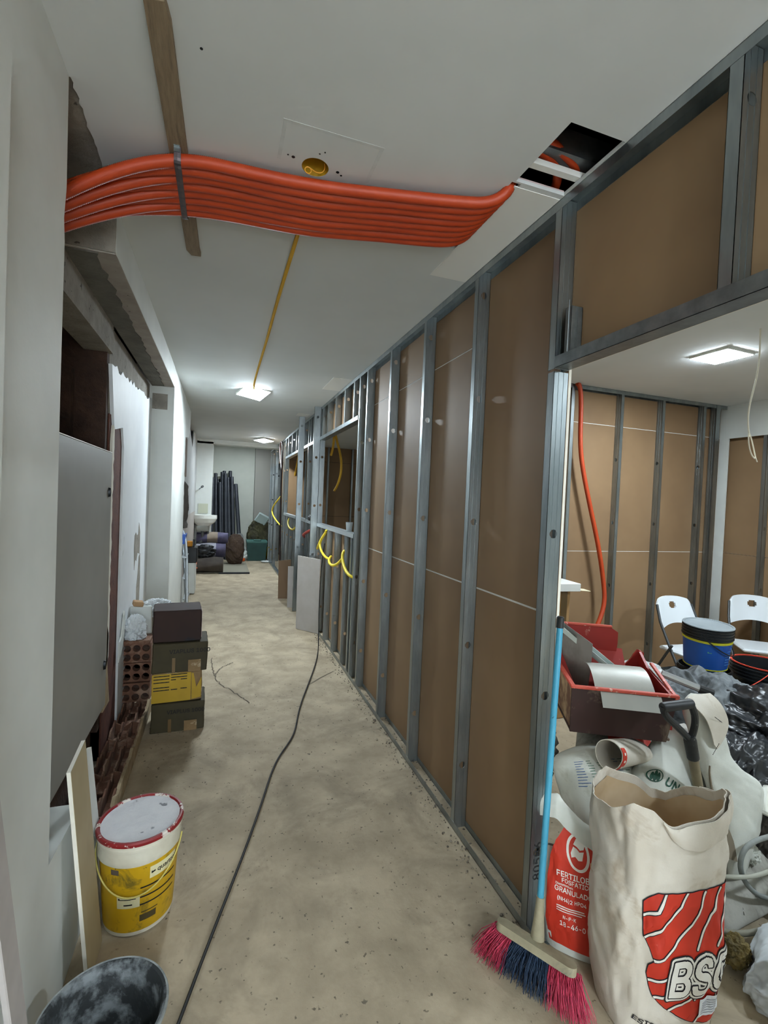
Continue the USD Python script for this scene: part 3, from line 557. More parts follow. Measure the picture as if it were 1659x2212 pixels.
# black rubber bucket
RUB = mat('dusty_rubber', '2b2f31', .75, c2='7d8386', scale=15, detail=9, lo=.46, hi=.60, stretch=(1, 1, 1), c3='4b5053', s3=4, bump=.3, bscale=30)
KX, KY = -.242, 1.315
bb = thing('mortar_bucket', 'dusty black rubber builder bucket at the bottom left', 'bucket', (KX, KY, 0))
tl = rotv((.0, .10, 0)); T_ = lambda p: np.array(p)
obj('body', MB().lathe([(0, 0), (.098, 0), (.105, .01), (.142, .272), (.15, .276), (.152, .287), (.148, .292), (.1405, .289), (.134, .27), (.098, .016), (0, .014)], (KX, KY, 0), 56), RUB, bb, smooth=40)
obj('rim', MB().lathe([(.1475, .2925), (.1515, .2935), (.1535, .289), (.153, .284)], (KX, KY, 0), 56), mat('rim_dust', '9da1a0', .8, c2='6f7475', scale=20), bb)
obj('mortar_residue', MB().lathe([(0, .05), (.05, .045), (.10, .055), (.112, .06)], (KX, KY, 0), 40), mat('mortar_dark', '3a3b38', .95, c2='55564f', scale=14, bump=.5, bscale=30), bb)
hp = [(KX + .15 * math.cos(a), KY + .15 * math.sin(a), .275 - .12 * abs(math.sin(a - .6)) ** 1.2) for a in np.linspace(math.radians(35), math.radians(215), 30)]
obj('handle', MB().tube(hp, .003, 6), ZINCD, bb)
# cable along the floor, up the wall
obj('power_cable', MB().tube(spline([(-.25, 1.0, .006), (-.13, 1.33, .006), (-.072, 1.503, .006), (.007, 1.747, .006), (.132, 2.118, .006), (.267, 2.554, .006), (.379, 2.9, .006), (.506, 3.162, .006), (.597, 3.497, .006), (.755, 4.005, .006), (.967, 4.692, .006), (1.09, 5.25, .008), (1.118, 5.40, .10), (1.125, 5.45, .5), (1.13, 5.40, .9), (1.134, 5.33, 1.1)], 160), .0056, 7), mat('black_cable', '17191a', .5), label='black power cable snaking along the concrete floor to the stud wall', cat='cable')
fl_ = thing('floor_crack', 'fine dark meandering crack in the concrete floor beside the cartons', 'crack', (.1, 4.2, 0))
CR = mat('crack_dark', '5a5148', .95)
for P in ([(-.044, 4.9, .0006), (-.03, 4.655, .0006), (.02, 4.293, .0006), (.1, 4.1, .0006), (.198, 3.904, .0006), (.261, 3.756, .0006)], [(.0, 4.40, .0006), (.06, 4.62, .0006), (.16, 4.72, .0006)]):
    q = spline(P, 40); g = np.random.RandomState(3); q[:, :2] += g.normal(0, .006, (40, 2)); obj('crack_line', MB().tube(q, .003, 4, r2=.0008), CR, fl_)
obj('floor_crack', MB().tube([(.757, 4.02, .0006), (.9, 4.17, .0006), (1.045, 4.295, .0006)], .003, 4, r2=.0008), CR, label='short crack in the floor right of the black cable', cat='crack')
# grit along the tracks and over the floor
g = np.random.RandomState(11); mb = MB()
for k in range(900):
    if k < 420: p = (XW - abs(g.normal(0, .04)) - .006, g.uniform(1.3, 6.0)); s = g.uniform(.0015, .006)
    elif k < 560: p = (XW + g.uniform(.005, .06), g.uniform(1.4, 4.0)); s = g.uniform(.002, .007)
    else: p = (g.uniform(-.4, 1.1), g.uniform(1.4, 5.5)); s = g.uniform(.001, .003)
    m = trimesh.creation.icosahedron(); v = m.vertices * s * g.uniform(.6, 1.3, 3) + [p[0], p[1], s * .5 + (.003 if 420 <= k < 560 else -.001)]; mb.add(v, m.faces)
obj('grit', mb, mat('grit', '5b5349', .95, c2='9a9080', scale=50, lo=.45, hi=.55), smooth=False, label='small crumbs of grit scattered over the floor and along the bottom track', cat='grit', kind='stuff')
# ---------------- broom ----------------
br = thing('broom', 'push broom with blue handle leaning on the door post, pink and blue bristles', 'broom', (1.075, 1.325, 0))
ba, bz_ = np.array([1.0, 1.43, .108]), np.array([1.14, 1.205, .108]); bd = (bz_ - ba) / np.linalg.norm(bz_ - ba); bp = np.array([-bd[1], bd[0], 0]) * -1
if bp[0] > 0: bp = -bp
BLOCK = mat('dusty_block', 'a39a80', .8, c2='8d866f', scale=14, c3='6a6c62', s3=9, lo3=.6, hi3=.7)
pg = LineString([(-.115, 0), (.115, 0)]).buffer(.024, 12)
tz = np.array([bp[0] * -.25, bp[1] * -.25, 1.0]); tz /= np.linalg.norm(tz); pv = np.cross(tz, bd)
obj('block', MB().prism(pg, .013, (ba + bz_) / 2, np.array([bd, pv, tz]), h0=-.013), BLOCK, br, smooth=30)
h0, h1 = np.array([1.094, 1.335, .135]), np.array([1.172, 1.396, 1.19]); hd = (h1 - h0) / np.linalg.norm(h1 - h0)
obj('socket', MB().tube([h0 - hd * .03, h0, h0 + hd * .05, h0 + hd * .09, h0 + hd * .12], [.024, .022, .017, .0145, .0135], 14), BLOCK, br)
HBL = mat('blue_handle', '4aa0bd', .45, c2='3d8fae', scale=9, detail=5, stretch=(1, 1, .3), spots=(34, .70, '23414c'))
obj('handle', MB().tube([h0 + hd * .10, h1], .0115, 14), HBL, br)
obj('cap', MB().tube([h1 - hd * .005, h1 + hd * .032, h1 + hd * .036], [.0135, .0135, .010], 12), mat('black_plastic', '1b1d1f', .5), br)
g = np.random.RandomState(4)
PINK = mat('pink_bristle', 'cf3f5e', .6, c2='b63152', scale=60); BLUEB = mat('blue_bristle', '27405e', .6, c2='1c2f49', scale=60)
for a, b, m, lb in ((0, .26, PINK, 'pink bristles at the far end'), (.26, .68, BLUEB, 'dark blue bristles'), (.68, 1, PINK, 'pink bristles at the near end')):
    mb = MB()
    for k in range(int(900 * (b - a))):
        t = g.uniform(a, b); s = g.uniform(-1, 1); root = ba - bd * .02 + (bz_ - ba + bd * .04) * t + bp * s * .02 - tz * .012
        out = bp * (.018 + .055 * g.rand()) + bd * ((t - .5) * .09 + g.normal(0, .012))
        tip = root + out; tip[2] = g.uniform(.001, .016)
        mid = (root + tip) / 2 + bp * .012 + np.array([0, 0, .012]) + g.normal(0, .003, 3)
        mb.tube([root, mid, tip], [.0016, .0014, .0008], 3, cap=False)
    obj('bristles', mb, m, br, smooth=True, label=lb, kind='stuff')

# ---------------- sacks ----------------
class Sack:
    """A woven sack standing at ctr; angle a (front = -pi/2), height fraction v."""
    def __init__(s, ctr, w, d, hts, rz, seed, n=2.7, wr=.010, shape=None, lean=(0, 0), dep=None):
        s.c, s.w, s.d, s.rz, s.seed, s.n, s.wr, s.lean = np.array(ctr, float), w, d, rz, seed, n, wr, lean
        A = np.array([q[0] for q in hts]); Hh = np.array([q[1] for q in hts]); s.hf = lambda a: np.interp(np.degrees(a) % 360, np.r_[A - 360, A, A + 360], np.r_[Hh, Hh, Hh])
        s.shape = shape or (lambda v: 1 - .10 * (1 - v) ** 6 - .04 * v); s.dep = dep or (lambda v: 1 + 0 * v)
    def pt(s, a, v):
        a, v = np.broadcast_arrays(np.asarray(a, float), np.asarray(v, float)); k = 2 / s.n
        x = np.sign(np.cos(a)) * np.abs(np.cos(a)) ** k * s.w / 2 * s.shape(v); y = np.sign(np.sin(a)) * np.abs(np.sin(a)) ** k * s.d / 2 * s.shape(v) * s.dep(v)
        z = s.hf(a) * v
        q = np.stack([np.cos(a) * 1.3, np.sin(a) * 1.3, z * 3.2], -1)
        dsp = (meshkit.fbm(q * 2.2 + s.seed, 3, s.seed) - .5) * 2 * s.wr + (1 - np.abs(2 * meshkit.fbm(q * 1.7 + s.seed * 2.1 + 9, 3, s.seed + 5) - 1) - .75) * s.wr * 1.2
        dsp = dsp * np.clip(v * 6, 0.15, 1)
        x = x + np.cos(a) * dsp; y = y + np.sin(a) * dsp
        x = x + s.lean[0] * z; y = y + s.lean[1] * z
        c, t = math.cos(s.rz), math.sin(s.rz)
        return np.stack([x * c - y * t + s.c[0], x * t + y * c + s.c[1], z + s.c[2]], -1)
    def mesh(s, na=96, nv=48, thick=.0025, v0=0.0, v1=1.0, a0=0, a1=2 * PI, off=0.0):
        full = a1 - a0 > 6.28; a = np.linspace(a0, a1, na, endpoint=not full); v = np.linspace(v0, v1, nv)
        P = s.pt(a[None, :], v[:, None])
        mb = MB().grid(P, closed=full, thick=thick)
        if full and v0 == 0: mb.add(np.vstack([P[0], P[0].mean(0)[None]]), [[(i + 1) % na, i, na] for i in range(na)])
        return mb
    def fn(s, u, z):
        """Point and normal of the front at local across u and height z."""
        def P(u, z):
            v = z / s.hf(-PI / 2 + 0 * u); 
            k = np.clip(np.abs(2 * u / (s.w * s.shape(v))), 0, .9999) ** (s.n / 2); a = -np.arccos(np.sign(u) * k)
            v = z / s.hf(a); return s.pt(a, v)
        p = P(u, z); e = 1e-3; du = P(u + e, z) - P(u - e, z); dz = P(u, z + e) - P(u, z - e); n = np.cross(du, dz); return p, n / (np.linalg.norm(n, axis=-1, keepdims=True) + 1e-12)
WOV = mat('woven_sack', 'd6cfc4', .75, c2='cbc2b4', scale=5, detail=6, c3='ab9a83', s3=4.5, lo3=.55, hi3=.74, bump=.15, bscale=160, bdist=.003)
WOVG = mat('woven_sack_cool', 'd3d4cc', .75, c2='c4c6be', scale=5, detail=6, c3='a8a698', s3=4, lo3=.58, hi3=.75, bump=.15, bscale=160, bdist=.003)
WOVD = mat('woven_sack_dusty', 'b0aea6', .85, c2='8f8c82', scale=7, detail=9, lo=.4, hi=.62, c3='6f6d67', s3=5, lo3=.52, hi3=.66, bump=.2, bscale=120, bdist=.003)
REDP = mat('red_print', 'c9331d', .6, c2='bd2d1a', scale=8, spots=(22, .74, 'd99a86')); WHP = mat('white_print', 'e6e2da', .65); BLKP = mat('black_outline', '191720', .65)

# big open sack with the red block print
bsg = Sack((1.388, 1.135, 0), .355, .28, [(0, .70), (25, .665), (50, .62), (70, .625), (90, .685), (108, .715), (122, .705), (145, .67), (170, .665), (190, .695), (215, .745), (240, .735), (256, .695), (265, .69), (290, .72), (315, .745), (345, .745)], math.radians(-10), 3, wr=.0145, n=3.0, lean=(-.02, .0), shape=lambda v: 1 - .10 * (1 - v) ** 6 + .02 * np.sin(v * 3.1) + .03 * v)
sk = thing('sack', 'open white woven sack with red striped block print and outlined letters, in front', 'sack', (1.388, 1.135, 0))
obj('sack_body', bsg.mesh(120, 64, .003), WOV, sk, smooth=60)
cuff = MB(); a = np.linspace(math.radians(248), math.radians(368), 50); P = []
for kk in range(8):
    tt = kk / 7; q = bsg.pt(a, 1 - tt * .11 * np.clip((np.degrees(a) - 246) / 26, .05, 1)); nrm = np.stack([np.cos(a + bsg.rz), np.sin(a + bsg.rz), 0 * a], -1); P.append(q + nrm * (.006 + .009 * math.sin(.6 + tt * 2.2)))
obj('cuff', MB().grid(np.array(P)[::-1], thick=.0025), WOV, sk, smooth=60)
cont = bsg.pt(np.linspace(0, 2 * PI, 40, endpoint=False), .55); cc = cont.mean(0)
obj('sack_lining', MB().add(np.vstack([cont * [1, 1, 0] + [0, 0, .40], [[cc[0], cc[1], .44]]]), [[i, (i + 1) % 40, 40] for i in range(40)]), mat('sack_inner', 'c9b391', .8), sk)
LP = bsg.pt(np.linspace(0, 2 * PI, 80, endpoint=False)[None, :], np.linspace(.35, .955, 24)[:, None]); LC = LP.mean(axis=1, keepdims=True)
obj('lining', MB().grid((LP + (LC - LP) * [.035, .035, 0])[:, ::-1], closed=True), mat('tan_lining', 'c9b497', .8, c2='b99f7c', scale=5), sk, smooth=60)
block = Polygon([(-.155, .482), (-.135, .492), (-.06, .487), (0, .484), (.06, .488), (.2, .497), (.2, .06), (.16, .045), (.12, .038), (.08, .042), (.02, .06), (-.04, .085), (-.09, .115), (-.135, .155), (-.15, .19), (-.158, .225), (-.152, .255), (-.135, .275), (-.15, .31), (-.172, .345), (-.176, .40), (-.176, .46)]).buffer(.004)
def dec(S, T, poly, m, name, off, step=.011): 
    if not poly.is_empty: obj(name, decal(S.fn, poly, off + .0016, step), m, T, smooth=False)
TR_ = lambda p: affinity.affine_transform(p, [.81, 0, 0, .93, .012, .035]).intersection(sbox(-.168, 0, .168, 1))
def bdec(p, m, name, off): dec(bsg, sk, TR_(p), m, name, off, .007)
bdec(block.buffer(.003), BLKP, 'print_edge', .0006); bdec(block, REDP, 'red_block', .0014)
stripes = [[(-.112, .495), (-.135, .44), (-.18, .415)], [(-.02, .49), (-.05, .45), (-.11, .395), (-.18, .335)], [(.055, .487), (.025, .42), (.0, .385), (-.06, .335), (-.11, .285), (-.16, .275)], [(.125, .49), (.10, .43), (.06, .37), (.03, .30)], [(.2, .46), (.15, .38), (.12, .30)], [(-.165, .205), (-.10, .212), (-.06, .22)], [(-.155, .15), (-.10, .155), (-.04, .18), (0, .20), (.03, .22)], [(.10, .22), (.06, .17), (.03, .13)], [(.2, .25), (.16, .19), (.12, .10)], [(-.09, .10), (-.02, .115), (.02, .14)], [(.02, .045), (.06, .07)]]
sl = unary_union([LineString(q) for q in stripes]).intersection(block)
bdec(sl.buffer(.0075).intersection(block), BLKP, 'stripe_edge', .0022); bdec(sl.buffer(.0042).intersection(block.buffer(.001)), WHP, 'stripe', .0030)
L_ = affinity.skew(affinity.scale(text2d('BSG', .10), 1.05, 1.15, origin=(0, 0)), 8, origin=(0, 0)); L_ = affinity.translate(L_, -.098, .155)
bdec(L_.buffer(.0175, 4), BLKP, 'letter_edge', .0038); bdec(L_.buffer(.0130, 4), WHP, 'letter_border', .0046); bdec(L_.buffer(.0055, 4), BLKP, 'letter_outline', .0054); bdec(L_.buffer(.0008), WHP, 'letters', .0062)
STK = mat('white_tag', 'dfe2e8', .5); PRG = mat('grey_print', '8b8d96', .7)
bdec(affinity.rotate(sbox(.045, .065, .175, .13), -3), STK, 'paper_tag', .0070)
bdec(unary_union([affinity.rotate(sbox(.055, .074 + k * .008, .055 + .09 + .015 * ((k * 7) % 3 - 1), .0765 + k * .008), -3, origin=(.105, .105)) for k in range(6)]), PRG, 'tag_print', .0077)
for s_, x, z, hh in (('CORRE', -.028, .060, .0165), ('ESTR MU', -.145, .080, .0165), ('CO', -.115, .050, .0165)):
    dec(bsg, sk, affinity.translate(affinity.rotate(text2d(s_, hh), -9, origin=(0, 0)), x, z), BLKP, 'print', .0012)
dec(bsg, sk, affinity.translate(text2d('(11', .02), .115, .02), BLKP, 'print', .0012)

# red-fronted fertiliser sack behind it, beside the broom
fer = Sack((1.322, 1.362, 0), .31, .15, [(0, .34), (340, .34), (215, .62), (190, .63), (150, .6), (90, .46), (240, .55), (270, .47), (300, .40), (320, .36)], math.radians(-41), 9, wr=.010, n=2.6, dep=lambda v: 1 - .85 * v ** 3, lean=(-.04, .0))
sf = thing('sack', 'white sack with red printed panel, oval emblem and fertiliser text, beside the broom', 'sack', (1.312, 1.365, 0))
obj('sack_body', fer.mesh(96, 56, .0025), WOVG, sf, smooth=60)
PW = .31
panel = Polygon([(-.115, .035), (.105, .03), (.11, .25), (.15, .33), (.15, .37), (.06, .43), (-.03, .50), (-.06, .49), (-.09, .44), (-.118, .37), (-.13, .29), (-.13, .12)])
def dec2(poly, m, name, off): dec(fer, sf, affinity.translate(affinity.scale(poly, .80, .92, origin=(0, 0)), -.022, 0), m, name, off)
dec(fer, sf, affinity.translate(affinity.scale(panel, .80, .90, origin=(0, 0)), -.022, 0), REDP, 'red_panel', .001)
em = affinity.rotate(affinity.scale(Point(0, 0).buffer(1, 24), .048, .066), 18, origin=(0, 0)); em = affinity.translate(em, .0, .400)
dec2(em.difference(affinity.scale(em, .78, .84)), WHP, 'emblem_ring', .0016)
fl1 = Polygon([(-.02, .425), (-.008, .447), (.005, .447), (.018, .437), (.032, .44), (.025, .415), (.01, .41), (-.005, .42)]); fl2 = Polygon([(-.03, .395), (-.02, .418), (-.005, .413), (.008, .403), (.026, .408), (.02, .378), (.004, .375), (-.01, .385), (-.026, .38)])
dec2(fl1.union(fl2), WHP, 'emblem', .0016)
for s_, x, z, hh in (('FERTILOBO', -.09, .300, .021), ('FOSFATICO', -.07, .278, .0165), ('Diammonium', -.095, .264, .009), ('GRANULADO', -.1, .240, .019), ('(NH4)2 HPO4', -.088, .208, .014), ('N-P-K', -.06, .145, .012), ('18-46-0', -.075, .115, .018)):
    dec2(affinity.translate(text2d(s_, hh), x, z), WHP, 'print', .0016)
dec2(unary_union([sbox(-.088, .185, .03, .189), sbox(-.088, .177, .035, .181), sbox(-.088, .169, .02, .172)]), WHP, 'print_line', .0016)
af = np.linspace(math.radians(190), math.radians(345), 40); P = []
for kk in range(7):
    tt = kk / 6; q = fer.pt(af, 1 - tt * .14); nrm = np.stack([np.cos(af + fer.rz), np.sin(af + fer.rz), 0 * af], -1); P.append(q + nrm * (.005 + .012 * math.sin(tt * 2.4)) + np.array([0, 0, .012 * math.sin(tt * 3.1)]))
obj('folded_top', MB().grid(np.array(P)[::-1], thick=.003), WOVG, sf, smooth=60)
obj('torn_strip', MB().grid(np.array([[fer.fn(np.array([.115 + .01 * j]), np.array([.42 - .03 * i]))[0][0] + np.array([-.006 - .004 * (i % 3), -.006, 0]) for j in range(3)] for i in range(8)]), thick=.002), mat('beige_tear', 'c7a78c', .8), sf, smooth=60)

def bag(name, label, ctr, w, d, h, rz, seed, m, n=2.4, wr=.02, lean=(0, 0), pinch=.9, cat='sack', hts=None):
    S = Sack(ctr, w, d, hts or [(0, h), (180, h)], rz, seed, n=n, wr=wr, lean=lean, dep=lambda v: 1 - pinch * v ** 2.5)
    t = thing(name, label, cat, (ctr[0], ctr[1], ctr[2])); obj('sack_body', S.mesh(80, 44, .003), m, t, smooth=60); return S, t
BLUT = mat('blue_text', '3d5f9a', .7); GRNT = mat('green_text', '3f6a52', .7); DKG = mat('dark_green', '1d4a3a', .7)
# white sack with columns of small text
class Pillow:
    """A slumped full sack: left and right edge lines (top to bottom), padded to a depth."""
    def __init__(s, left, right, dep, seed, amp=.014, fr=7.0, n=44, m=26):
        s.A, s.B = spline(left, n), spline(right, n); s.n, s.m, s.dep, s.seed, s.amp, s.fr = n, m, dep, seed, amp, fr
        s.W = np.linalg.norm(s.A - s.B, axis=1).mean(); s.L = np.linalg.norm(np.diff((s.A + s.B) / 2, axis=0), axis=1).sum()
        q = (s.A[-1] + s.B[-1] - s.A[0] - s.B[0]) / 2; r = (s.B - s.A).mean(0); N = np.cross(r, q); N /= np.linalg.norm(N)
        if N @ (CAM - s.A.mean(0)) < 0: N = -N
        s.N = N
    def pt(s, u, t, side):
        u, t = np.broadcast_arrays(np.asarray(u, float), np.asarray(t, float)); k = np.clip(t, 0, 1) * (s.n - 1)
        ax = np.arange(s.n); A = np.stack([np.interp(k, ax, s.A[:, c]) for c in range(3)], -1); B = np.stack([np.interp(k, ax, s.B[:, c]) for c in range(3)], -1)
        P = A + (B - A) * np.clip(u, 0, 1)[..., None]
        bul = np.sqrt(np.clip(4 * u * (1 - u), 0, 1)) ** .8 * np.clip(np.sin(PI * np.clip(t, .0, 1)), 0, 1) ** .35 * s.dep / 2
        q = P * s.fr + s.seed; f = meshkit.fbm(q, 3, s.seed) - .5 + .7 * (.5 - np.abs(2 * meshkit.fbm(q * .8 + 5, 3, s.seed + 3) - 1))
        return P + (bul * side + f * 2 * s.amp * np.clip(bul / s.dep * 6, 0, 1) * side)[..., None] * s.N
    def mesh(s):
        a = np.arange(s.m) / s.m * 2 * PI; u = (1 - np.cos(a)) / 2; sd = np.where(np.sin(a) >= 0, 1.0, -.8); t = np.linspace(0, 1, s.n)
        P = s.pt(u[None, :], t[:, None], sd[None, :]); mb = MB().grid(P, closed=True); m = s.m
        mb.add(np.vstack([P[0], P[0].mean(0)[None], P[-1], P[-1].mean(0)[None]]), [[i, (i + 1) % m, m] for i in range(m)] + [[m + 1 + (i + 1) % m, m + 1 + i, 2 * m + 1] for i in range(m)])
        v, f = mb.done(); tm = trimesh.Trimesh(v, f, process=True)
        if tm.volume < 0: tm.invert()
        return MB().add(np.array(tm.vertices), np.array(tm.faces))
    def fn(s, u, v):
        P = lambda u, v: s.pt(u / s.W, 1 - v / s.L, 1.0)
        e = 2e-3; p = P(u, v); n = np.cross(P(u + e, v) - P(u - e, v), P(u, v + e) - P(u, v - e)); n /= np.linalg.norm(n, axis=-1, keepdims=True) + 1e-12
        n = np.where((n @ s.N)[..., None] < 0, -n, n); return p, n
def pillow(label, left, right, dep, seed, m, amp=.014, fr=7.0, n=44, nm=30, name='sack', cat='sack'):
    S = Pillow(left, right, dep, seed, amp, fr, n, nm); c = (S.A.mean(0) + S.B.mean(0)) / 2; t = thing(name, label, cat, (c[0], c[1], min(S.A[:, 2].min(), S.B[:, 2].min())))
    obj('sack_body', S.mesh(), m, t, smooth=60); return S, t
BLUT = mat('blue_text', '4a67a0', .7); GRNT = mat('green_text', '587e68', .7); DKG = mat('dark_green', '1d4a3a', .7)
S, t = pillow('white sack printed with columns of small blue and green text, behind the red-fronted sack', [(1.435, 1.660, .549), (1.360, 1.580, .539), (1.346, 1.520, .480), (1.349, 1.470, .399), (1.378, 1.440, .304), (1.40, 1.43, .1)], [(1.62, 1.74, .530), (1.85, 1.70, .42), (1.85, 1.62, .32), (1.80, 1.54, .235), (1.74, 1.48, .152), (1.7, 1.46, .03)], .24, 14, WOVG, amp=.010)
g = np.random.RandomState(8); lines = {0: [], 1: []}
for c in range(7):
    for k in range(11):
        if g.rand() < .15: continue
        x = .035 + c * .046; lines[(c + 1) // 2 % 2].append(affinity.rotate(sbox(x, S.L - .09 - k * .012, x + .036 * g.uniform(.5, 1), S.L - .0875 - k * .012), -6, origin=(0, S.L)))
for q, m in ((0, BLUT), (1, GRNT)): dec(S, t, unary_union(lines[q]), m, 'print', .0004, .03)
S, t = pillow('white sack with dark green leaf emblem and letters, leaning under the shovel handle', [(1.990, 1.600, .635), (1.873, 1.580, .574), (1.771, 1.550, .527), (1.669, 1.500, .479), (1.598, 1.450, .386), (1.589, 1.42, .238), (1.6, 1.42, .02)], [(2.105, 1.620, .626), (2.169, 1.600, .521), (2.180, 1.550, .414), (2.174, 1.500, .315), (2.139, 1.460, .199), (2.11, 1.44, .1), (2.1, 1.44, .02)], .16, 21, WOVG, amp=.008)
tt = affinity.rotate(text2d('UNAEC', .036), -24, origin=(0, 0)); dec(S, t, affinity.translate(tt, .075, S.L - .30), DKG, 'print', .0006)
lf = Point(0, 0).buffer(.030).difference(Point(0, 0).buffer(.026)).union(affinity.scale(Point(0, 0).buffer(1), .007, .026)).union(affinity.translate(affinity.scale(Point(0, 0).buffer(1), .006, .021), .012, -.004)).union(affinity.translate(affinity.scale(Point(0, 0).buffer(1), .006, .019), -.012, -.004))
dec(S, t, affinity.translate(lf, .04, S.L - .27), DKG, 'emblem', .0006)
obj('seam', decal(S.fn, Polygon([(.30, S.L - .02), (.335, S.L - .02), (.44, S.L - .42), (.405, S.L - .42)]), .004, .02), WOV, t, smooth=40)
# rolled open sack
t = thing('sack', 'rolled white sack with red lettering round its open mouth, on top of the text sack', 'sack', (1.62, 1.55, .5))
ax0, ax1 = np.array([1.525, 1.49, .622]), np.array([1.80, 1.60, .545]); D = (ax1 - ax0) / np.linalg.norm(ax1 - ax0); U = np.cross(D, [0, 0, 1]); U /= np.linalg.norm(U); V = np.cross(U, D)
P = []
for i in range(26):
    f = i / 25; r = .058 + .012 * f; a = np.linspace(0, 2 * PI, 40, endpoint=False); rr = r * (1 + .03 * np.sin(3 * a + f * 2) + .06 * (meshkit.fbm(np.stack([np.cos(a) * 1.5, np.sin(a) * 1.5, a * 0 + f * 4], -1), 3, 4) - .5))
    P.append(ax0 + D * f * .30 + np.outer(np.cos(a) * rr * .95, U) + np.outer(np.sin(a) * rr, V) * (1 - .35 * f))
P = np.array(P); obj('sack_body', MB().grid(P[::-1], closed=True, thick=.003), WOV, t, smooth=60)
ring = P[:5] + 0; cen = ax0; ring = ring + (ring - (ax0 + D * np.linspace(0, .064, 5)[:, None])[:, None]) * .035
obj('red_band', MB().grid(np.take(ring[:4], range(29, 46), axis=1, mode='wrap')[::-1], thick=.001), REDP, t, smooth=60)
for q in range(5): obj('print', MB().grid((lambda R_: R_ + (R_ - (ax0 + D * .02)) * .03)(np.take(ring[1:3], range(30 + q * 3, 32 + q * 3), axis=1, mode='wrap'))[::-1], thick=.0006), WHP, t, smooth=60)
S, t = pillow('grimy white sack with wide red band, lying beneath the red tray', [(1.72, 1.86, .56), (1.649, 1.80, .52), (1.607, 1.74, .436), (1.62, 1.72, .3)], [(2.153, 1.80, .53), (2.137, 1.74, .454), (2.054, 1.68, .382), (2.01, 1.66, .265)], .18, 31, WOVD)
dec(S, t, sbox(.10, S.L - .13, .31, S.L - .01), REDP, 'red_band', .0008, .03)
obj('mortar_lump', blob((1.42, 1.86, .48), (.10, .10, .15), 6, .35, 3, True, zmin=.0), mat('grey_rubble', '55544f', .95, c2='8b8a84', scale=12, bump=.4), smooth=40, label='lumpy dark grey sack end behind the broom handle, under the tray', cat='sack')
# draped sack with stitched hem and folded top
def sheet_path(left, right, n=40, m=24, seed=0, amp=.012, fr=6.0, thick=.003):
    A, B = spline(left, n), spline(right, n); s = np.linspace(0, 1, m)[None, :, None]; P = A[:, None] * (1 - s) + B[:, None] * s
    N = np.cross(np.gradient(P, axis=0), np.gradient(P, axis=1)); N /= np.linalg.norm(N, axis=-1, keepdims=True) + 1e-9
    q = P * fr + seed; f = meshkit.fbm(q, 3, seed) - .5 + .6 * (.5 - np.abs(2 * meshkit.fbm(q * .8 + 5, 3, seed + 3) - 1))
    return P + N * (f * 2 * amp)[..., None]
S, t = pillow('white sack with stitched hem flopped over, right of the shovel handle', [(2.057, 1.560, .798), (1.959, 1.500, .754), (1.979, 1.480, .668), (1.978, 1.440, .577), (1.972, 1.400, .490), (1.992, 1.360, .374), (2.014, 1.330, .250), (2.003, 1.310, .137)], [(2.20, 1.570, .770), (2.21, 1.54, .660), (2.19, 1.50, .560), (2.26, 1.48, .465), (2.36, 1.46, .385), (2.35, 1.43, .26), (2.23, 1.39, .155), (2.197, 1.38, .05)], .10, 5, WOVG, amp=.016, fr=8, n=60)
P2 = sheet_path([(2.00, 1.505, .815), (1.925, 1.462, .805), (1.955, 1.435, .772), (2.005, 1.425, .704), (2.020, 1.415, .637)], [(2.114, 1.515, .805), (2.120, 1.46, .765), (2.125, 1.44, .711), (2.10, 1.43, .658), (2.046, 1.42, .613)], seed=8, amp=.006)
obj('folded_flap', MB().grid(P2, thick=.003), WOV, t, smooth=60)
hs = MB()
for q0, q1 in (((2.02, 1.43, .755), (2.09, 1.445, .715)), ((1.985, 1.405, .61), (2.02, 1.405, .655))):
    q0, q1 = np.array(q0), np.array(q1)
    for k in range(9): hs.tube([q0 + (q1 - q0) * (k / 9) + [0, -.012, 0], q0 + (q1 - q0) * ((k + .6) / 9) + [0, -.012, 0]], .0016, 4)
obj('stitching', hs, INK, t, smooth=True, kind='stuff')
obj('dark_gusset', MB().grid(sheet_path([(1.986, 1.405, .557), (1.960, 1.365, .445), (1.953, 1.315, .343), (1.960, 1.285, .249)], [(2.06, 1.42, .523), (2.07, 1.39, .398), (2.075, 1.34, .281), (2.06, 1.31, .194)], seed=15, amp=.004)[:, ::-1], thick=.004), mat('sack_lining_brown', '7a6e5c', .9), t, smooth=60)
obj('tied_knot', blob((2.19, 1.36, .17), (.035, .03, .03), 4, .5, 2.5, True, sub=3), WOVG, t, smooth=50)
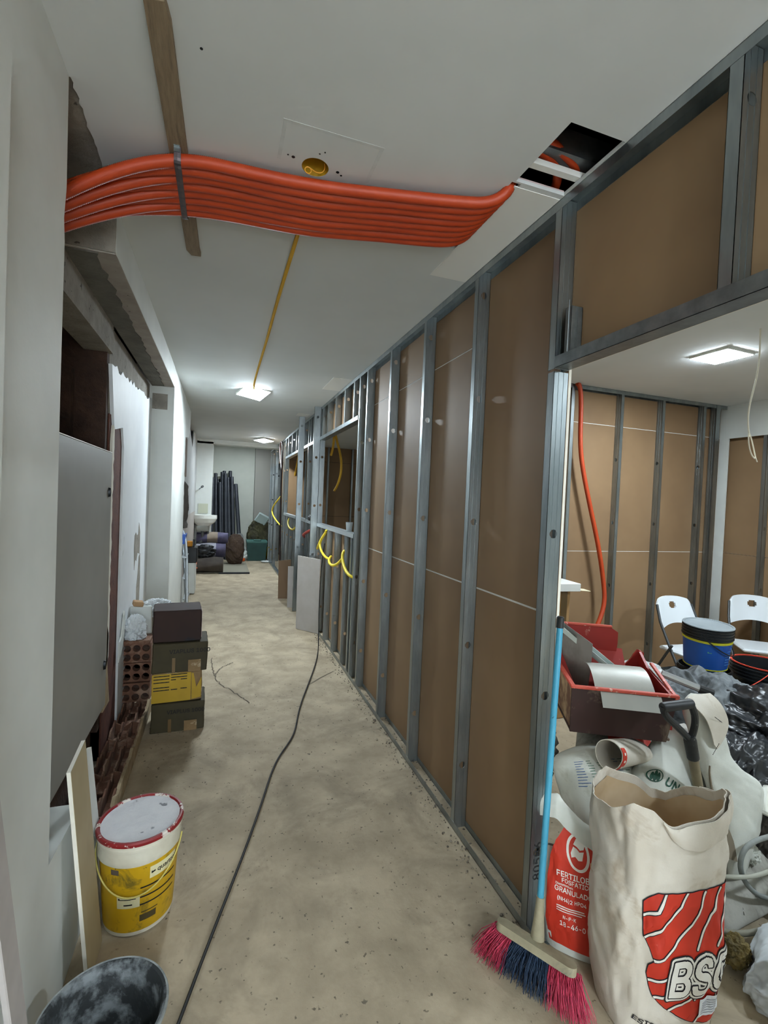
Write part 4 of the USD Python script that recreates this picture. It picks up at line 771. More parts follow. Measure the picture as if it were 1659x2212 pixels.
# dark dusty sheeting and black bags
DUST = mat('dusty_tarp', '5d6266', .7, c2='777d80', scale=6, detail=6, c3='474b4f', s3=5, bump=.2, bscale=50)
BLKB = mat('black_plastic_bag', '1d2024', .38, c2='24272b', scale=8, spec=.6)
def crumple(ctr, rad, seed, amp, fr, rot=None, zmin=0.0, st=.38, sub=6):
    m = trimesh.creation.icosphere(sub); v = m.vertices.copy(); Q = rotv((.4 + .3 * math.sin(seed), .5 * math.cos(seed * 1.7), .9 * math.sin(seed * 2.3)))
    w = (v @ Q) * np.array([fr, fr * st, fr]) + seed * 3.1; w = w + .5 * np.stack([meshkit.fbm(v * 1.9 + 7 * k + seed, 3, seed + k) for k in range(3)], -1) * 1.6
    r = 1 + .30 * (meshkit.fbm(v * 1.5 + seed, 3, seed + 2) - .5)
    R = lambda q, sd: 1 - np.abs(2 * meshkit.noise(q, sd) - 1)
    rg = R(w, seed) ** 1.5 * .55 + R(w * 2.2 + 4, seed + 1) ** 1.5 * .30 + R(w * 4.6 + 9, seed + 4) ** 1.3 * .15
    v = v * (r + amp * (rg - .4))[:, None] * np.array(rad)
    if rot is not None: v = v @ rotv(rot)
    v = v + np.array(ctr); v[:, 2] = np.maximum(v[:, 2], zmin + .003 * (v[:, 2] - zmin)); return MB().add(v, m.faces)
obj('dusty_tarp', crumple((2.66, 2.0, .22), (.45, .28, .44), 4, .26, 3.6), DUST, smooth=True, label='crumpled dusty grey plastic sheeting heaped in front of the stacked black pails', cat='tarp')
obj('rubbish_bag', crumple((2.92, 1.72, .30), (.42, .32, .36), 11, .22, 4.6), BLKB, smooth=True, label='big wrinkled glossy black rubbish bag at the right edge', cat='rubbish bag')
obj('rubbish_bag', crumple((2.50, 1.62, .20), (.34, .22, .30), 17, .2, 3.4), BLKB, smooth=True, label='slack black rubbish bag end below the dusty sheeting, beside the white sacks', cat='rubbish bag')
obj('white_film', crumple((2.38, 2.12, .62), (.16, .12, .10), 23, .3, 2.2, zmin=.5), mat('grey_film', 'b5b8b8', .5), smooth=True, label='crumpled pale plastic film between the red tray and the dusty sheeting', cat='plastic film')
# ---------------- red tray with metal offcuts ----------------
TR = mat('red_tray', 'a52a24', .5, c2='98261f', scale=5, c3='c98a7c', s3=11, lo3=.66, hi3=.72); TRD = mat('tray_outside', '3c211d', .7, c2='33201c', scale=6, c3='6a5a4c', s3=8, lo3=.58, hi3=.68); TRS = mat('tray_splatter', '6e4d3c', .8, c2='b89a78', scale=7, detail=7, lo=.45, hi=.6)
tc = np.array([1.70, 1.61, .62]); ta = math.radians(-28)
tr = thing('tool_tray', 'large dirty red plastic tool tray with raised broken back, on the sacks', 'tool tray', tuple(tc), ta)
w, d, h, th = .42, .40, .20, .012; tl_ = .07
def lbox(x0, x1, y0, y1, z0, z1, c=.003): return MB().box((x0, y0, z0), (x1, y1, z1), c)
XZ = np.array([[1, 0, 0], [0, 0, 1], [0, -1, 0]])
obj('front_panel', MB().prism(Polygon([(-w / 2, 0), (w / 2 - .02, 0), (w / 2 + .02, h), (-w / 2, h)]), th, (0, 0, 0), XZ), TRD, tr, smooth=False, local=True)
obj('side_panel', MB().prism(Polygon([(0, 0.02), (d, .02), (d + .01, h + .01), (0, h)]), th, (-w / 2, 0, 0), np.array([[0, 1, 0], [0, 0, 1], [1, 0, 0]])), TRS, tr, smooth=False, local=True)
obj('side_panel', MB().prism(Polygon([(0, .05), (d, .03), (d, h + .08), (d - .03, h + .07), (d - .12, h + .03), (0, h)]), th, (w / 2 - .006, 0, 0), np.array([[0, 1, 0], [0, 0, 1], [1, 0, 0]])), TR, tr, smooth=False, local=True)
bk = [(-w / 2, 0), (w / 2 + .02, 0), (w / 2 + .02, h + .07), (w / 2 - .01, h + .085)] + [(w / 2 - .02 - .10 * (1 - math.cos(t)) / 2 - .01, h + .02 + .05 * math.cos(t * 1.0 + .6)) for t in np.linspace(.2, 2.6, 8)] + [(w / 2 - .11, h + .11), (w / 2 - .11, h + .165), (w / 2 - .15, h + .19), (-w / 2, h + .19)]
obj('back_panel', MB().prism(Polygon(bk).buffer(0), th, (0, d, 0), XZ), TR, tr, smooth=False, local=True)
obj('floor_panel', lbox(-w / 2, w / 2, 0, d, 0, .012), TRD, tr, smooth=False, local=True)
obj('partition', lbox(-.02, w / 2, d * .52, d * .54, .01, h * .82), TR, tr, smooth=False, local=True)
obj('ledge', MB().prism(Polygon([(d * .6, h * .5), (d, h + .08), (d, h * .4)]), w * .8, (-w / 2, 0, 0), np.array([[0, 1, 0], [0, 0, 1], [1, 0, 0]])), TR, tr, smooth=False, local=True)
RIM = mat('rim_worn', 'cf5a49', .5, c2='c44a3b', scale=14, spots=(30, .62, 'e2b3a6'))
obj('rim', MB().box((-w / 2 - .004, -.017, h - .004), (w / 2 + .024, .004, h + .009), .003), RIM, tr, smooth=False, local=True)
obj('rim', MB().box((-w / 2 - .006, -.01, h - .002), (-w / 2 + .016, d, h + .011), .003), RIM, tr, smooth=False, local=True)
obj('rim', MB().box((-w / 2, d - .016, h + .186), (w / 2 - .14, d + .004, h + .198), .003), RIM, tr, smooth=False, local=True)
obj('rim', MB().obox((w / 2 + .014, .13, h + .022), rotv((.2, 0, 0)), (.009, .15, .006), .003), RIM, tr, smooth=False, local=True)
def L2W(p):
    c, s = math.cos(ta), math.sin(ta); p = np.asarray(p, float); return np.stack([p[..., 0] * c - p[..., 1] * s + tc[0], p[..., 0] * s + p[..., 1] * c + tc[1], p[..., 2] + tc[2]], -1)
ALU = mat('dull_aluminium', 'b2b1aa', .5, .35, c2='a8a8a2', scale=5, bump=.03)
us = np.linspace(0, 1, 22); prof = np.stack([0 * us, .20 - .26 * us, h + .035 + .04 * np.sin(us * 2.2 + .5) - .11 * us ** 2.2], -1)
P = np.array([[L2W(q + np.array([x + .02 * (q[1] < .0), 0, 0])) for x in np.linspace(-.11, .14, 8)] for q in prof])
obj('metal_sheet', MB().grid(P, thick=-.0016), ALU, smooth=60, label='curved dull metal sheet hanging over the front rim of the red tray', cat='metal sheet')
cA, cB = L2W(np.array([-.26, .40, h + .22])), L2W(np.array([.08, .16, h - .02])); D = (cB - cA) / np.linalg.norm(cB - cA); U = np.cross(D, [0, 0, 1.0]); U /= np.linalg.norm(U); V = np.cross(U, D)
mb = MB(); L = np.linalg.norm(cB - cA)
for o, hh in ((V * 0, (L / 2, .024, .0012)), (U * .024 + V * .012, (L / 2, .0012, .012)), (-U * .024 + V * .012, (L / 2, .0012, .012))): mb.obox((cA + cB) / 2 + o, np.array([D, U, V]), hh)
obj('metal_channel', mb, mat('channel_bright', 'c4ccca', .4, .6), smooth=False, label='galvanised steel channel offcut slanting up out of the red tray', cat='metal channel')
P = np.array([[L2W(np.array([-.20 + .02 * math.sin(a * 1.5) + .10 * b, .38 - .20 * b, h - .10 + .30 * a - .05 * b])) for b in np.linspace(0, 1, 10)] for a in np.linspace(0, 1, 14)])
obj('metal_sheet', MB().grid(P, thick=.0015), mat('stained_sheet', '8f8a88', .4, .6, c2='6d6664', scale=5), smooth=60, label='stained metal sheet standing at the left inside the red tray', cat='metal sheet')
sq_ = L2W(np.array([w / 2 + .14, .22, h - .02])); 
sqg = thing('sealant_gun', 'silver and black sealant gun lying right of the red tray', 'tool', tuple(sq_))
obj('barrel', MB().tube([sq_ + np.array([-.06, .07, .035]), sq_ + np.array([.06, -.05, -.01])], .017, 10), mat('silver', 'c8ccd0', .3, .8), sqg); obj('end_cap', MB().tube([sq_ + np.array([.05, -.04, -.006]), sq_ + np.array([.09, -.08, -.02])], .02, 10), mat('black_plastic', '1b1d1f'), sqg)
# shovel
SHB = mat('shovel_black', '15171a', .5, c2='26292c', scale=14, spots=(30, .66, '8a8a84'))
sv = thing('shovel', 'black D-shaped shovel grip sticking up between the white sacks', 'shovel', (1.87, 1.38, 0))
gl, gr = np.array([1.672, 1.375, .852]), np.array([1.80, 1.365, .858]); nk = np.array([1.838, 1.385, .695]); b2 = np.array([1.868, 1.39, .615])
obj('grip', MB().tube([gl - (gr - gl) * .06, gl, gr, gr + (gr - gl) * .06], [.017, .0195, .0195, .017], 14), SHB, sv)
obj('yoke', MB().tube(spline([gl, gl + (0.01, 0, -.03), (1.745, 1.378, .77), nk - (.012, 0, -.01), nk], 20), .0135, 10).tube(spline([gr, gr + (.025, 0, -.04), (1.85, 1.378, .76), nk + (.01, 0, .02), nk], 20), .0135, 10), SHB, sv)
obj('neck', MB().tube([nk + (-.005, 0, .02), nk, b2], [.018, .024, .023], 14), SHB, sv)
obj('shaft', MB().tube([b2, b2 + (b2 - nk) * .15, b2 + (b2 - nk) * 7.4], [.0205, .019, .019], 12), mat('ash_shaft', '8c8168', .7, c2='776d58', scale=12), sv)
# ---------------- right edge, low ----------------
HOSE = mat('dusty_hose', '8b8f8c', .7, c2='767b79', scale=12)
def hose(P, r, label, m=HOSE, name='hose', cat='hose', group=None): return obj(name, MB().tube(spline(P, 90), r, 9), m, smooth=True, label=label, cat=cat, group=group)
hose([(2.6, 1.30, .29), (2.30, 1.29, .287), (2.12, 1.28, .30), (2.02, 1.27, .285), (1.985, 1.26, .24), (2.0, 1.25, .18), (2.06, 1.24, .12), (2.2, 1.24, .07), (2.6, 1.25, .05)], .0095, 'grey dusty hose looping widest beside the open printed sack')
hose([(1.75, 1.36, .20), (1.95, 1.24, .213), (2.06, 1.22, .22), (2.2, 1.22, .24), (2.6, 1.24, .30)], .008, 'straight pale hose crossing the other loops at the right edge', mat('pale_hose', 'a9a99c', .7))
hose([(2.6, 1.24, .25), (2.25, 1.22, .25), (2.17, 1.21, .225), (2.155, 1.2, .19), (2.2, 1.19, .14), (2.6, 1.2, .05)], .011, 'thicker pale hose bend at the right edge, inside the wide loop', mat('pale_hose', 'a9a99c'))
hose([(2.6, 1.2, .17), (2.21, 1.19, .17), (2.19, 1.18, .11), (2.21, 1.17, .06), (2.6, 1.17, .0)], .013, 'short black hose stub at the right edge behind the pale loops', mat('black_cable', '17191a'))
hose([(1.7, 1.25, .10), (1.86, 1.16, .085), (2.0, 1.14, .10), (2.6, 1.14, .12)], .010, 'muddy hose passing behind the open sack lower down', mat('mud_hose', '7d7a6c', .8))
S, t = pillow('dusty beige sack slumped under the hoses at the right edge', [(2.10, 1.58, .30), (2.10, 1.54, .20), (2.10, 1.50, .10), (2.12, 1.48, .01)], [(2.60, 1.62, .32), (2.65, 1.58, .22), (2.7, 1.54, .12), (2.7, 1.5, .01)], .16, 41, WOVD, amp=.03)
S, t = pillow('tall grey-white dusty sack with a stitched seam, right behind the open printed sack', [(2.118, 1.42, .157), (2.005, 1.36, .10), (1.87, 1.27, .04), (1.80, 1.22, .004)], [(2.30, 1.46, .15), (2.35, 1.42, .09), (2.36, 1.34, .03), (2.3, 1.27, .004)], .10, 43, WOVD, amp=.018)
hs = MB(); q0, q1 = S.fn(np.array([.07]), np.array([S.L - .04]))[0][0], S.fn(np.array([.12]), np.array([.05]))[0][0]
for k in range(12): hs.tube([q0 + (q1 - q0) * (k / 12) + [-.004, -.004, 0], q0 + (q1 - q0) * ((k + .6) / 12) + [-.004, -.004, 0]], .0015, 4)
obj('stitching', hs, mat('grey_print2', '5b5a57', .8), t, smooth=True, kind='stuff')
obj('sack', crumple((2.02, 1.0, .04), (.30, .14, .14), 51, .25, 2.0), mat('woven_sack_pale', 'c6cbd0', .75, c2='b0b5b8', scale=5), smooth=True, label='pale crumpled sack on the floor at the lower right corner', cat='sack')
obj('rag', crumple((1.78, 1.13, .07), (.05, .04, .05), 53, .4, 2.0), mat('yellow_rag', '7d6a38', .85, c2='4d4429', scale=20), smooth=True, label='small muddy yellow rag between the open sack and the pale sack', cat='rag')
obj('paper_packet', MB().obox((2.47, 1.42, .35), rotv((.2, -.3, .5)), (.16, .09, .012), .008), mat('packet_white', 'd9d9d0', .7), smooth=False, label='flat white packet at the right edge below the black rubbish bag', cat='packet')
# ---------------- the room's pails, chairs, carton, pipes ----------------
BLK = mat('pail_black', '17191c', .45, c2='22262a', scale=9)
def pail(ctr, r, h, body, label, rims, tilt=None, lid=None, group=None, band=None):
    t = thing('pail', label, 'pail', tuple(ctr), group=group); R = np.eye(3) if tilt is None else rotv(tilt)
    o = np.array(ctr, float)
    def L(prof): return MB().lathe(prof, (0, 0, 0), 48)
    def put(name, mb, m): v, f = mb.done(); obj(name, (v @ R + o, f), m, t, smooth=35)
    put('body', L([(0, 0), (r * .86, 0), (r * .87, .01), (r * .985, h * .72)]), body)
    pr = [(r * .985, h * .70)]
    for k in range(rims): z = h * (.73 + .27 * k / rims); dz = h * .27 / rims; pr += [(r * 1.0, z), (r * 1.045, z + dz * .15), (r * 1.045, z + dz * .5), (r * 1.0, z + dz * .62)]
    pr += [(r * 1.02, h), (r * .96, h), (r * .95, h * .9)]
    if lid is None: pr += [(r * .84, .02), (0, .02)]
    put('rim', L(pr), BLK)
    if lid is not None: put('lid', L([(r * 1.03, h * .99), (r * 1.05, h * 1.0), (r * 1.04, h * 1.015), (r * .97, h * 1.015), (r * .95, h * .995), (0, h * .995)]), lid)
    return t, put, L
PBLU = mat('pail_blue', '1f5cb8', .45, c2='1a51a6', scale=5)
pc = np.array([3.23, 2.36, .565]); r, h = .147, .29
t, put, L = pail(pc, r, h, PBLU, 'blue pail with black ribbed rim and yellow bands, on top of the stack', 4, (.05, -.03, 0), mat('pail_lid', '8f979b', .4, c2='7d868b', scale=6))
for z0, z1 in ((.02, .045), (.655, .71)): put('yellow_band', L([(r * (.872 + .115 * z0 / .72) + .0005, h * z0), (r * (.872 + .12 * z0 / .72) + .0025, h * z0 + .001), (r * (.872 + .12 * z1 / .72) + .0025, h * z1), (r * (.872 + .115 * z1 / .72), h * z1 + .001)]), mat('pail_yellow', 'd3cf2f', .5))
fnp = lambda u, v: (lambda a, rr: (np.stack([pc[0] + rr * np.cos(a), pc[1] + rr * np.sin(a), pc[2] + v], -1), np.stack([np.cos(a), np.sin(a), a * 0], -1)))(u / .147 + math.radians(-112), r * (.872 + .12 * (v / h) / .72) + .006)
LB = mat('pail_light_blue', '5f9be0', .5)
obj('print', decal(fnp, unary_union([sbox(.05, .17 - k * .018, .05 + .04 + .025 * ((k * 5) % 3), .175 - k * .018) for k in range(8)] + [sbox(.12, .165, .135, .178)]), .0), LB, t, smooth=False)
obj('print', decal(fnp, unary_union([sbox(-.07, .12, -.045, .132), sbox(.05, .178, .11, .193)]), .0008), mat('pail_green', '58a08d', .5), t, smooth=False)
an = np.linspace(0, PI, 24); obj('handle', MB().tube(np.stack([pc[0] + .160 * np.cos(an + 3.5), pc[1] + .160 * np.sin(an + 3.5), pc[2] + .25 - .14 * np.sin(an)], -1), .004, 6), BLK, t)
pail((3.225, 2.36, .285), .158, .275, BLK, 'black ribbed pail directly under the blue pail', 7)
pail((3.225, 2.36, 0), .158, .28, BLK, 'lowest black pail on the floor under the pail stack', 3)
t, put, L = pail((3.62, 2.22, .26), .19, .33, BLK, 'black pail with bright red rim, right of the pail stack', 4); put('red_rim', L([(.19 * .97, .331), (.19 * 1.03, .331), (.19 * 1.03, .338), (.19 * .97, .338), (.19 * .97, .331)]), mat('pail_red', 'd0402c', .5))
pail((3.62, 2.22, 0), .19, .255, BLK, 'black pail on the floor under the red-rimmed pail', 3)
obj('red_wire', MB().tube(spline([(2.98, 2.05, .50), (3.15, 2.0, .565), (3.42, 2.06, .60), (3.8, 2.2, .61)], 30), .003, 5), mat('red_wire', 'd8442f', .5), smooth=True, label='thin red wire across the front of the stacked pails', cat='wire')
P = sheet_path([(3.50, 2.02, .63), (3.46, 1.92, .56), (3.42, 1.85, .40), (3.4, 1.8, .1)], [(3.95, 2.05, .62), (3.95, 1.95, .58), (3.9, 1.85, .40), (3.9, 1.8, .1)], seed=33, amp=.03)
obj('canvas_bag', MB().grid(P[:, ::-1], thick=.006), mat('beige_canvas', 'b7a888', .85, c2='a39473', scale=6), smooth=True, label='beige canvas bag open at the right edge beyond the black bags', cat='bag')
# folding chairs
CHW = mat('chair_white', 'dde3e8', .45); CHF = mat('chair_frame', '45484a', .45, .4)
def chair(loc, rz, label):
    t = thing('folding_chair', label, 'folding chair', loc, rz, 'white folding chairs by the room wall')
    # seat faces -y (towards the camera); back panel leans back
    us, vs = np.linspace(-1, 1, 33), np.linspace(0, 1, 20); P = []
    for v in vs:
        row = []
        for u in us:
            ww = .205 - .018 * v; zt = .60 + (.235 + .0) * v; top = .03 * (1 - abs(u) ** 2.6) * v; bot = .045 * (1 - u * u) * (1 - v)
            edge = max(0, abs(u) - .8) ** 2 * 1.0 * v
            row.append([u * ww, .10 + .09 * v + .05 * (1 - u * u), zt + top + bot - edge])
        P.append(row)
    P = np.array(P)
    keep = [(i, j) for i in range(19) for j in range(32)]
    hole = lambda i, j: ((us[j] + us[j + 1]) / 2 / .20) ** 2 + (((vs[i] + vs[i + 1]) / 2 - .66) / .13) ** 2 < 1
    def fs(off): return [[i * 33 + j + off, i * 33 + j + 1 + off, (i + 1) * 33 + j + 1 + off, (i + 1) * 33 + j + off] for i, j in keep if not hole(i, j)]
    Q = P.reshape(-1, 3); B = Q + [0, .016, 0]
    F = fs(0); G = [f[::-1] for f in fs(len(Q))]; E = {}
    for f in F:
        for a, b in zip(f, f[1:] + f[:1]): E[(a, b)] = 1
    side = [[b, a, a + len(Q), b + len(Q)] for (a, b) in E if (b, a) not in E]
    obj('backrest', (np.vstack([Q, B]), np.vstack([np.vstack([np.array(F + G + side)[:, [0, 1, 2]], np.array(F + G + side)[:, [0, 2, 3]]])])), CHW, t, smooth=40, local=True)
    obj('seat', MB().box((-.20, -.24, .425), (.20, .14, .455), .012), CHW, t, local=True, smooth=30)
    for s in (-1, 1):
        obj('leg', MB().tube([(s * .222, -.30, 0.0), (s * .222, -.02, .44), (s * .205, .13, .66), (s * .19, .19, .80)], .011, 8), CHF, t, local=True)
        obj('leg', MB().tube([(s * .235, .27, 0.0), (s * .235, .02, .42), (s * .235, -.03, .50)], .011, 8), CHF, t, local=True)
    obj('stretcher', MB().tube([(-.222, -.235, .10), (.222, -.235, .10)], .009, 8).tube([(-.235, .21, .10), (.235, .21, .10)], .009, 8), CHF, t, local=True)
    return t
chair((3.86, 2.95, 0), math.radians(-4), 'white plastic folding chair by the back studs, behind the blue pail')
chair((4.67, 2.92, 0), math.radians(-38), 'white plastic folding chair at the right edge, facing the brown open wall')
# carton behind the jamb
CB = mat('plain_carton', 'b0895a', .8, c2='a27d50', scale=4)
t = thing('moving_carton', 'tall brown carton standing just behind the door post', 'carton', (2.42, 3.1, 0))
obj('carton_body', MB().box((2.20, 2.95, 0), (2.56, 3.3, .99), .004), CB, t, smooth=False); obj('tape', MB().box((2.475, 2.947, .55), (2.53, 2.951, .99)), mat('brown_tape', '6a5330'), t, smooth=False)
obj('box_lid', MB().obox((2.45, 3.02, 1.022), rotv((0, 0, -.1)), (.16, .12, .03), .003), mat('white_card', 'e2e2de', .7), smooth=False, label='small white box on the tall brown carton', cat='box')
obj('card_flap', MB().obox((2.655, 2.99, .988), rotv((0, .06, -.2)), (.085, .05, .002)), mat('cream_card', 'd9cfae', .7), smooth=False, label='cream card flap sticking out over the carton corner', cat='card')
obj('corrugated_conduit', corrugated([(2.99, 3.50, 2.745), (3.03, 3.50, 2.69), (3.055, 3.5, 2.3), (3.10, 3.5, 2.0), (3.22, 3.49, 1.58), (3.33, 3.48, 1.2), (3.385, 3.47, .92), (3.38, 3.45, .75), (3.28, 3.42, .55), (3.1, 3.4, .3)], .021, .007, .09, 12), mat('orange_conduit', 'd9562a'), smooth=60, label='orange corrugated conduit hanging down the stud wall of the room', cat='conduit')
t = thing('hanging_wire', 'white wire hanging from the ceiling of the room, split at its end', 'wire', (3.06, 2.0, 2.0)); WW = mat('white_wire', 'e6e0cf', .5)
obj('wire', MB().tube(spline([(3.04, 2.0, 2.76), (3.045, 2.0, 2.6), (3.03, 2.0, 2.45), (2.99, 2.0, 2.3), (2.995, 2.0, 2.12)], 40), .005, 6), WW, t, smooth=True)
for P in ([(2.995, 2.0, 2.12), (3.0, 2.0, 2.05), (3.03, 2.0, 1.99), (3.06, 2.0, 1.97)], [(2.995, 2.0, 2.12), (3.03, 2.0, 2.06), (3.055, 2.0, 2.0), (3.08, 2.0, 1.95)]): obj('wire_end', MB().tube(spline(P, 16), .0042, 6), WW, t, smooth=True)
# ---------------- along the stud wall ----------------
GYP = mat('grey_board', 'a09a96', .75, c2='969089', scale=4, detail=6)
quad_board('board_offcut', [(.915, 5.80, .003), (1.135, 5.52, .003), (1.138, 5.55, .885), (.912, 5.83, .90)], .012, GYP, 'largest grey plasterboard offcut propped on end against the bare studs', 'board')
quad_board('board_offcut', [(.955, 6.93, .003), (1.06, 6.90, .003), (1.075, 6.96, .60), (.955, 6.98, .60)], .012, GYP, 'small grey plasterboard offcut standing just beyond the largest one', 'board')
quad_board('board_offcut', [(.895, 7.56, .003), (1.07, 7.53, .003), (1.08, 7.58, .62), (.89, 7.60, .60)], .012, mat('brown_board', '6f573f', .7), 'dark brown offcut, furthest of the three boards standing by the studs', 'board')
YC = [[(1.13, 5.25, 1.26), (1.12, 5.33, 1.19), (1.10, 5.42, 1.09), (1.11, 5.30, .99), (1.15, 5.1, .955)], [(1.13, 5.30, 1.22), (1.11, 5.45, 1.12), (1.11, 5.62, 1.01)], [(1.16, 5.07, .985), (1.12, 5.0, .955), (1.10, 4.8, .93), (1.12, 4.62, .965), (1.16, 4.56, 1.04)], [(1.17, 4.47, 1.12), (1.12, 4.42, 1.085), (1.11, 4.33, 1.0), (1.12, 4.16, .93), (1.16, 4.12, .91)], [(1.12, 9.6, 1.62), (1.08, 10.0, 1.50), (1.05, 10.5, 1.30), (1.08, 9.9, 1.12), (1.13, 9.4, 1.03)], [(1.16, 8.45, 1.25), (1.12, 8.4, 1.18), (1.12, 8.1, 1.08), (1.16, 7.8, 1.12)]]
YL = ['thickest yellow conduit arching out below the window sill', 'short yellow conduit stub branching left below the window sill', 'yellow conduit bow between two studs under the window sill', 'yellow conduit hanging under the sill end near the double stud', 'long yellow conduit bowing out by the far end post', 'small yellow conduit curl under the far window sill']
for P, lb in zip(YC, YL): obj('yellow_conduit', corrugated(P, .0145, .008, .08, 8), YELB, smooth=60, label=lb, cat='conduit')
obj('red_tube', MB().tube(spline([(1.16, 6.75, 1.05), (1.12, 6.7, 1.075), (1.10, 6.5, 1.12), (1.12, 6.3, 1.17), (1.16, 6.15, 1.2)], 30), .02, 8), mat('red_tube', 'a8392f', .5), smooth=True, label='short red tube poking between studs beyond the window', cat='conduit')
obj('drinking_cup', MB().lathe([(0, 1.308), (.026, 1.308), (.034, 1.395), (.036, 1.396), (.033, 1.396), (.0255, 1.312), (0, 1.312)], (1.175, 4.42, 0), 24), mat('cup_plastic', 'dfe7ea', .25, extra={'transmission_weight': .55, 'alpha': 1.0}), smooth=35, label='clear plastic cup left on the window sill', cat='cup')
obj('tool_pouch', blob((1.17, 6.45, 1.335), (.035, .13, .04), 5, .3, 3, True, sub=3, zmin=1.306), BLK, smooth=40, label='small black bundle lying on the second sill', cat='pouch')
obj('dark_cable', MB().tube(spline([(1.10, 9.4, 2.1), (1.09, 9.6, 2.35), (1.09, 9.75, 2.6), (1.09, 9.6, 2.70), (1.09, 9.35, 2.60), (1.09, 9.3, 2.35), (1.09, 9.35, 1.9), (1.10, 9.3, 1.0), (1.10, 9.25, .1)], 60), .016, 7), mat('maroon_cable', '2b1717', .5), smooth=True, label='dark cable looped high on the far studs and hanging to the floor', cat='cable')
for P, lb in (([(1.62, 7.3, 2.75), (1.64, 7.33, 2.5), (1.62, 7.4, 2.30)], 'short yellow conduit hanging in the room behind the window'), ([(1.64, 7.3, 2.75), (1.68, 7.25, 2.5), (1.73, 7.15, 2.2), (1.72, 7.15, 1.95), (1.70, 7.4, 1.75)], 'longer yellow conduit curving down in the room behind the window')):
    obj('yellow_conduit', corrugated(P, .02, .01, .08, 8), YEL, smooth=60, label=lb, cat='conduit')
obj('yellow_conduit', MB().tube([(1.5, 10.0, 2.5), (1.5, 10.6, 1.9)], .02, 7), YEL, smooth=True, label='straight yellow pipe slanting behind the second window', cat='conduit')
# ---------------- far end clutter ----------------
PVC = mat('dark_pipe', '23262e', .45, c2='2d3139', scale=7)
g = np.random.RandomState(6); PL = ['leftmost at the column', 'second from the left', 'third from the left', 'fourth from the left', 'fifth from the left', 'at its middle', 'just right of its middle', 'among the tallest', 'fifth from the right', 'third from the right', 'behind the leftmost ones', 'behind the fourth one', 'behind the middle', 'behind the right ones']
PX = [-.22, -.16, -.10, -.05, .0, .05, .10, .15, .2, .24, -.13, -.02, .08, .17]
for k, x in enumerate(PX):
    yb_ = 12.30 + .1 * (k % 3); tp = 2.02 + .12 * math.sin(k * 1.7) + (.1 if 3 < k < 9 else 0); xb = .02 + (x - .02) * (.8 + .5 * g.rand()) + .08
    obj('drain_pipe', MB().tube([(xb, yb_, .0), (x, 12.92 + .1 * (k % 3), tp)], .045, 10), PVC, smooth=40, label='dark plastic pipe leaning in the bundle against the far wall, ' + PL[k], cat='pipe', group='dark pipes leaning at the far wall')
obj('drain_pipe', MB().tube([(.50, 12.2, 0), (.34, 12.85, 1.88)], .05, 10), PVC, smooth=40, label='dark plastic pipe standing a little apart, right of the pipe bundle', cat='pipe')
RUG = mat('rug_purple', '5a5670', .9, c2='46435a', scale=6); RUGT = mat('rug_tan', '8c7f70', .9, c2='7a6e62', scale=6); RUGL = mat('rug_grey', 'a5a5b0', .9, c2='8d8d98', scale=6); RUGD = mat('rug_dark', '3c3632', .9, c2='4d463f', scale=5)
def roll(x0, x1, y, z, r, ms, label):
    t = thing('rug_roll', label, 'rolled rug', ((x0 + x1) / 2, y, z - r)); n = len(ms); xs_ = np.linspace(x0, x1, n + 1)
    for k in range(n):
        a = np.linspace(0, 2 * PI, 30, endpoint=False); xx = np.linspace(xs_[k], xs_[k + 1], 10); P = np.stack([np.broadcast_to(xx[:, None], (10, 30)), y + 1.15 * r * np.cos(a)[None] * (1 + .08 * np.sin(3 * a + xx[:, None] * 9)), z + r * np.sin(a)[None] * (1 + .08 * np.sin(2 * a + xx[:, None] * 12))], -1)
        mb = MB().grid(P[::-1], closed=True); mb.add(np.vstack([P[-1], P[-1].mean(0)[None]]), [[i, (i + 1) % 30, 30] for i in range(30)]); mb.add(np.vstack([P[0], P[0].mean(0)[None]]), [[(i + 1) % 30, i, 30] for i in range(30)])
        obj('rug_section', mb, ms[k], t, smooth=40)
roll(-.46, .16, 10.55, .69, .115, (RUG, RUGT, RUG), 'purple and tan rolled rug on top of the pile at the far left')
roll(-.46, .12, 10.5, .44, .15, (RUGL, RUGL, RUG), 'pale lilac rolled rug in the middle of the pile at the far left')
roll(-.46, .08, 10.25, .16, .155, (RUGD, RUGD, RUGD), 'dark brown rolled rug on the floor, bottom of the pile at the far left')
obj('black_holdall', blob((-.28, 10.28, .44), (.17, .10, .11), 7, .35, 2.4, True, sub=3), BLK, smooth=40, label='black holdall slumped in front of the rolled rugs', cat='bag')
obj('brown_sack', crumple((.33, 11.45, .33), (.21, .2, .36), 61, .2, 1.8), mat('brown_cloth', '4b3a2c', .9, c2='39291f', scale=5), smooth=True, label='tall brown cloth sack standing right of the rolled rugs', cat='sack')
obj('doormat', MB().box((-.42, 10.12, .0), (.60, 11.7, .018), .004), mat('mat_grey', '8d8878', .9), smooth=False, label='thin flat board lying on the floor in front of the rugs', cat='board')
obj('dark_batten', MB().box((.0, 10.06, .0), (.6, 10.11, .03)), BLK, smooth=False, label='thin black batten along the front of the flat board', cat='batten')
t = thing('tool_case', 'black tool case with a yellow tool on top, far left by the wall', 'tool case', (-.40, 8.3, .46)); obj('case_body', MB().box((-.52, 8.1, .50), (-.34, 8.5, .74), .01), BLK, t, smooth=False); obj('yellow_tool', MB().box((-.50, 8.2, .745), (-.42, 8.35, .83), .01), mat('tool_yellow', 'd98f1c', .5), t, smooth=False); obj('handle', MB().box((-.41, 8.2, .745), (-.385, 8.3, .87), .005), BLK, t, smooth=False)
obj('crate', MB().box((-.50, 8.1, 0), (-.36, 8.5, .495), .01), WHITE, smooth=False, label='white box under the black tool case at the far left', cat='box')
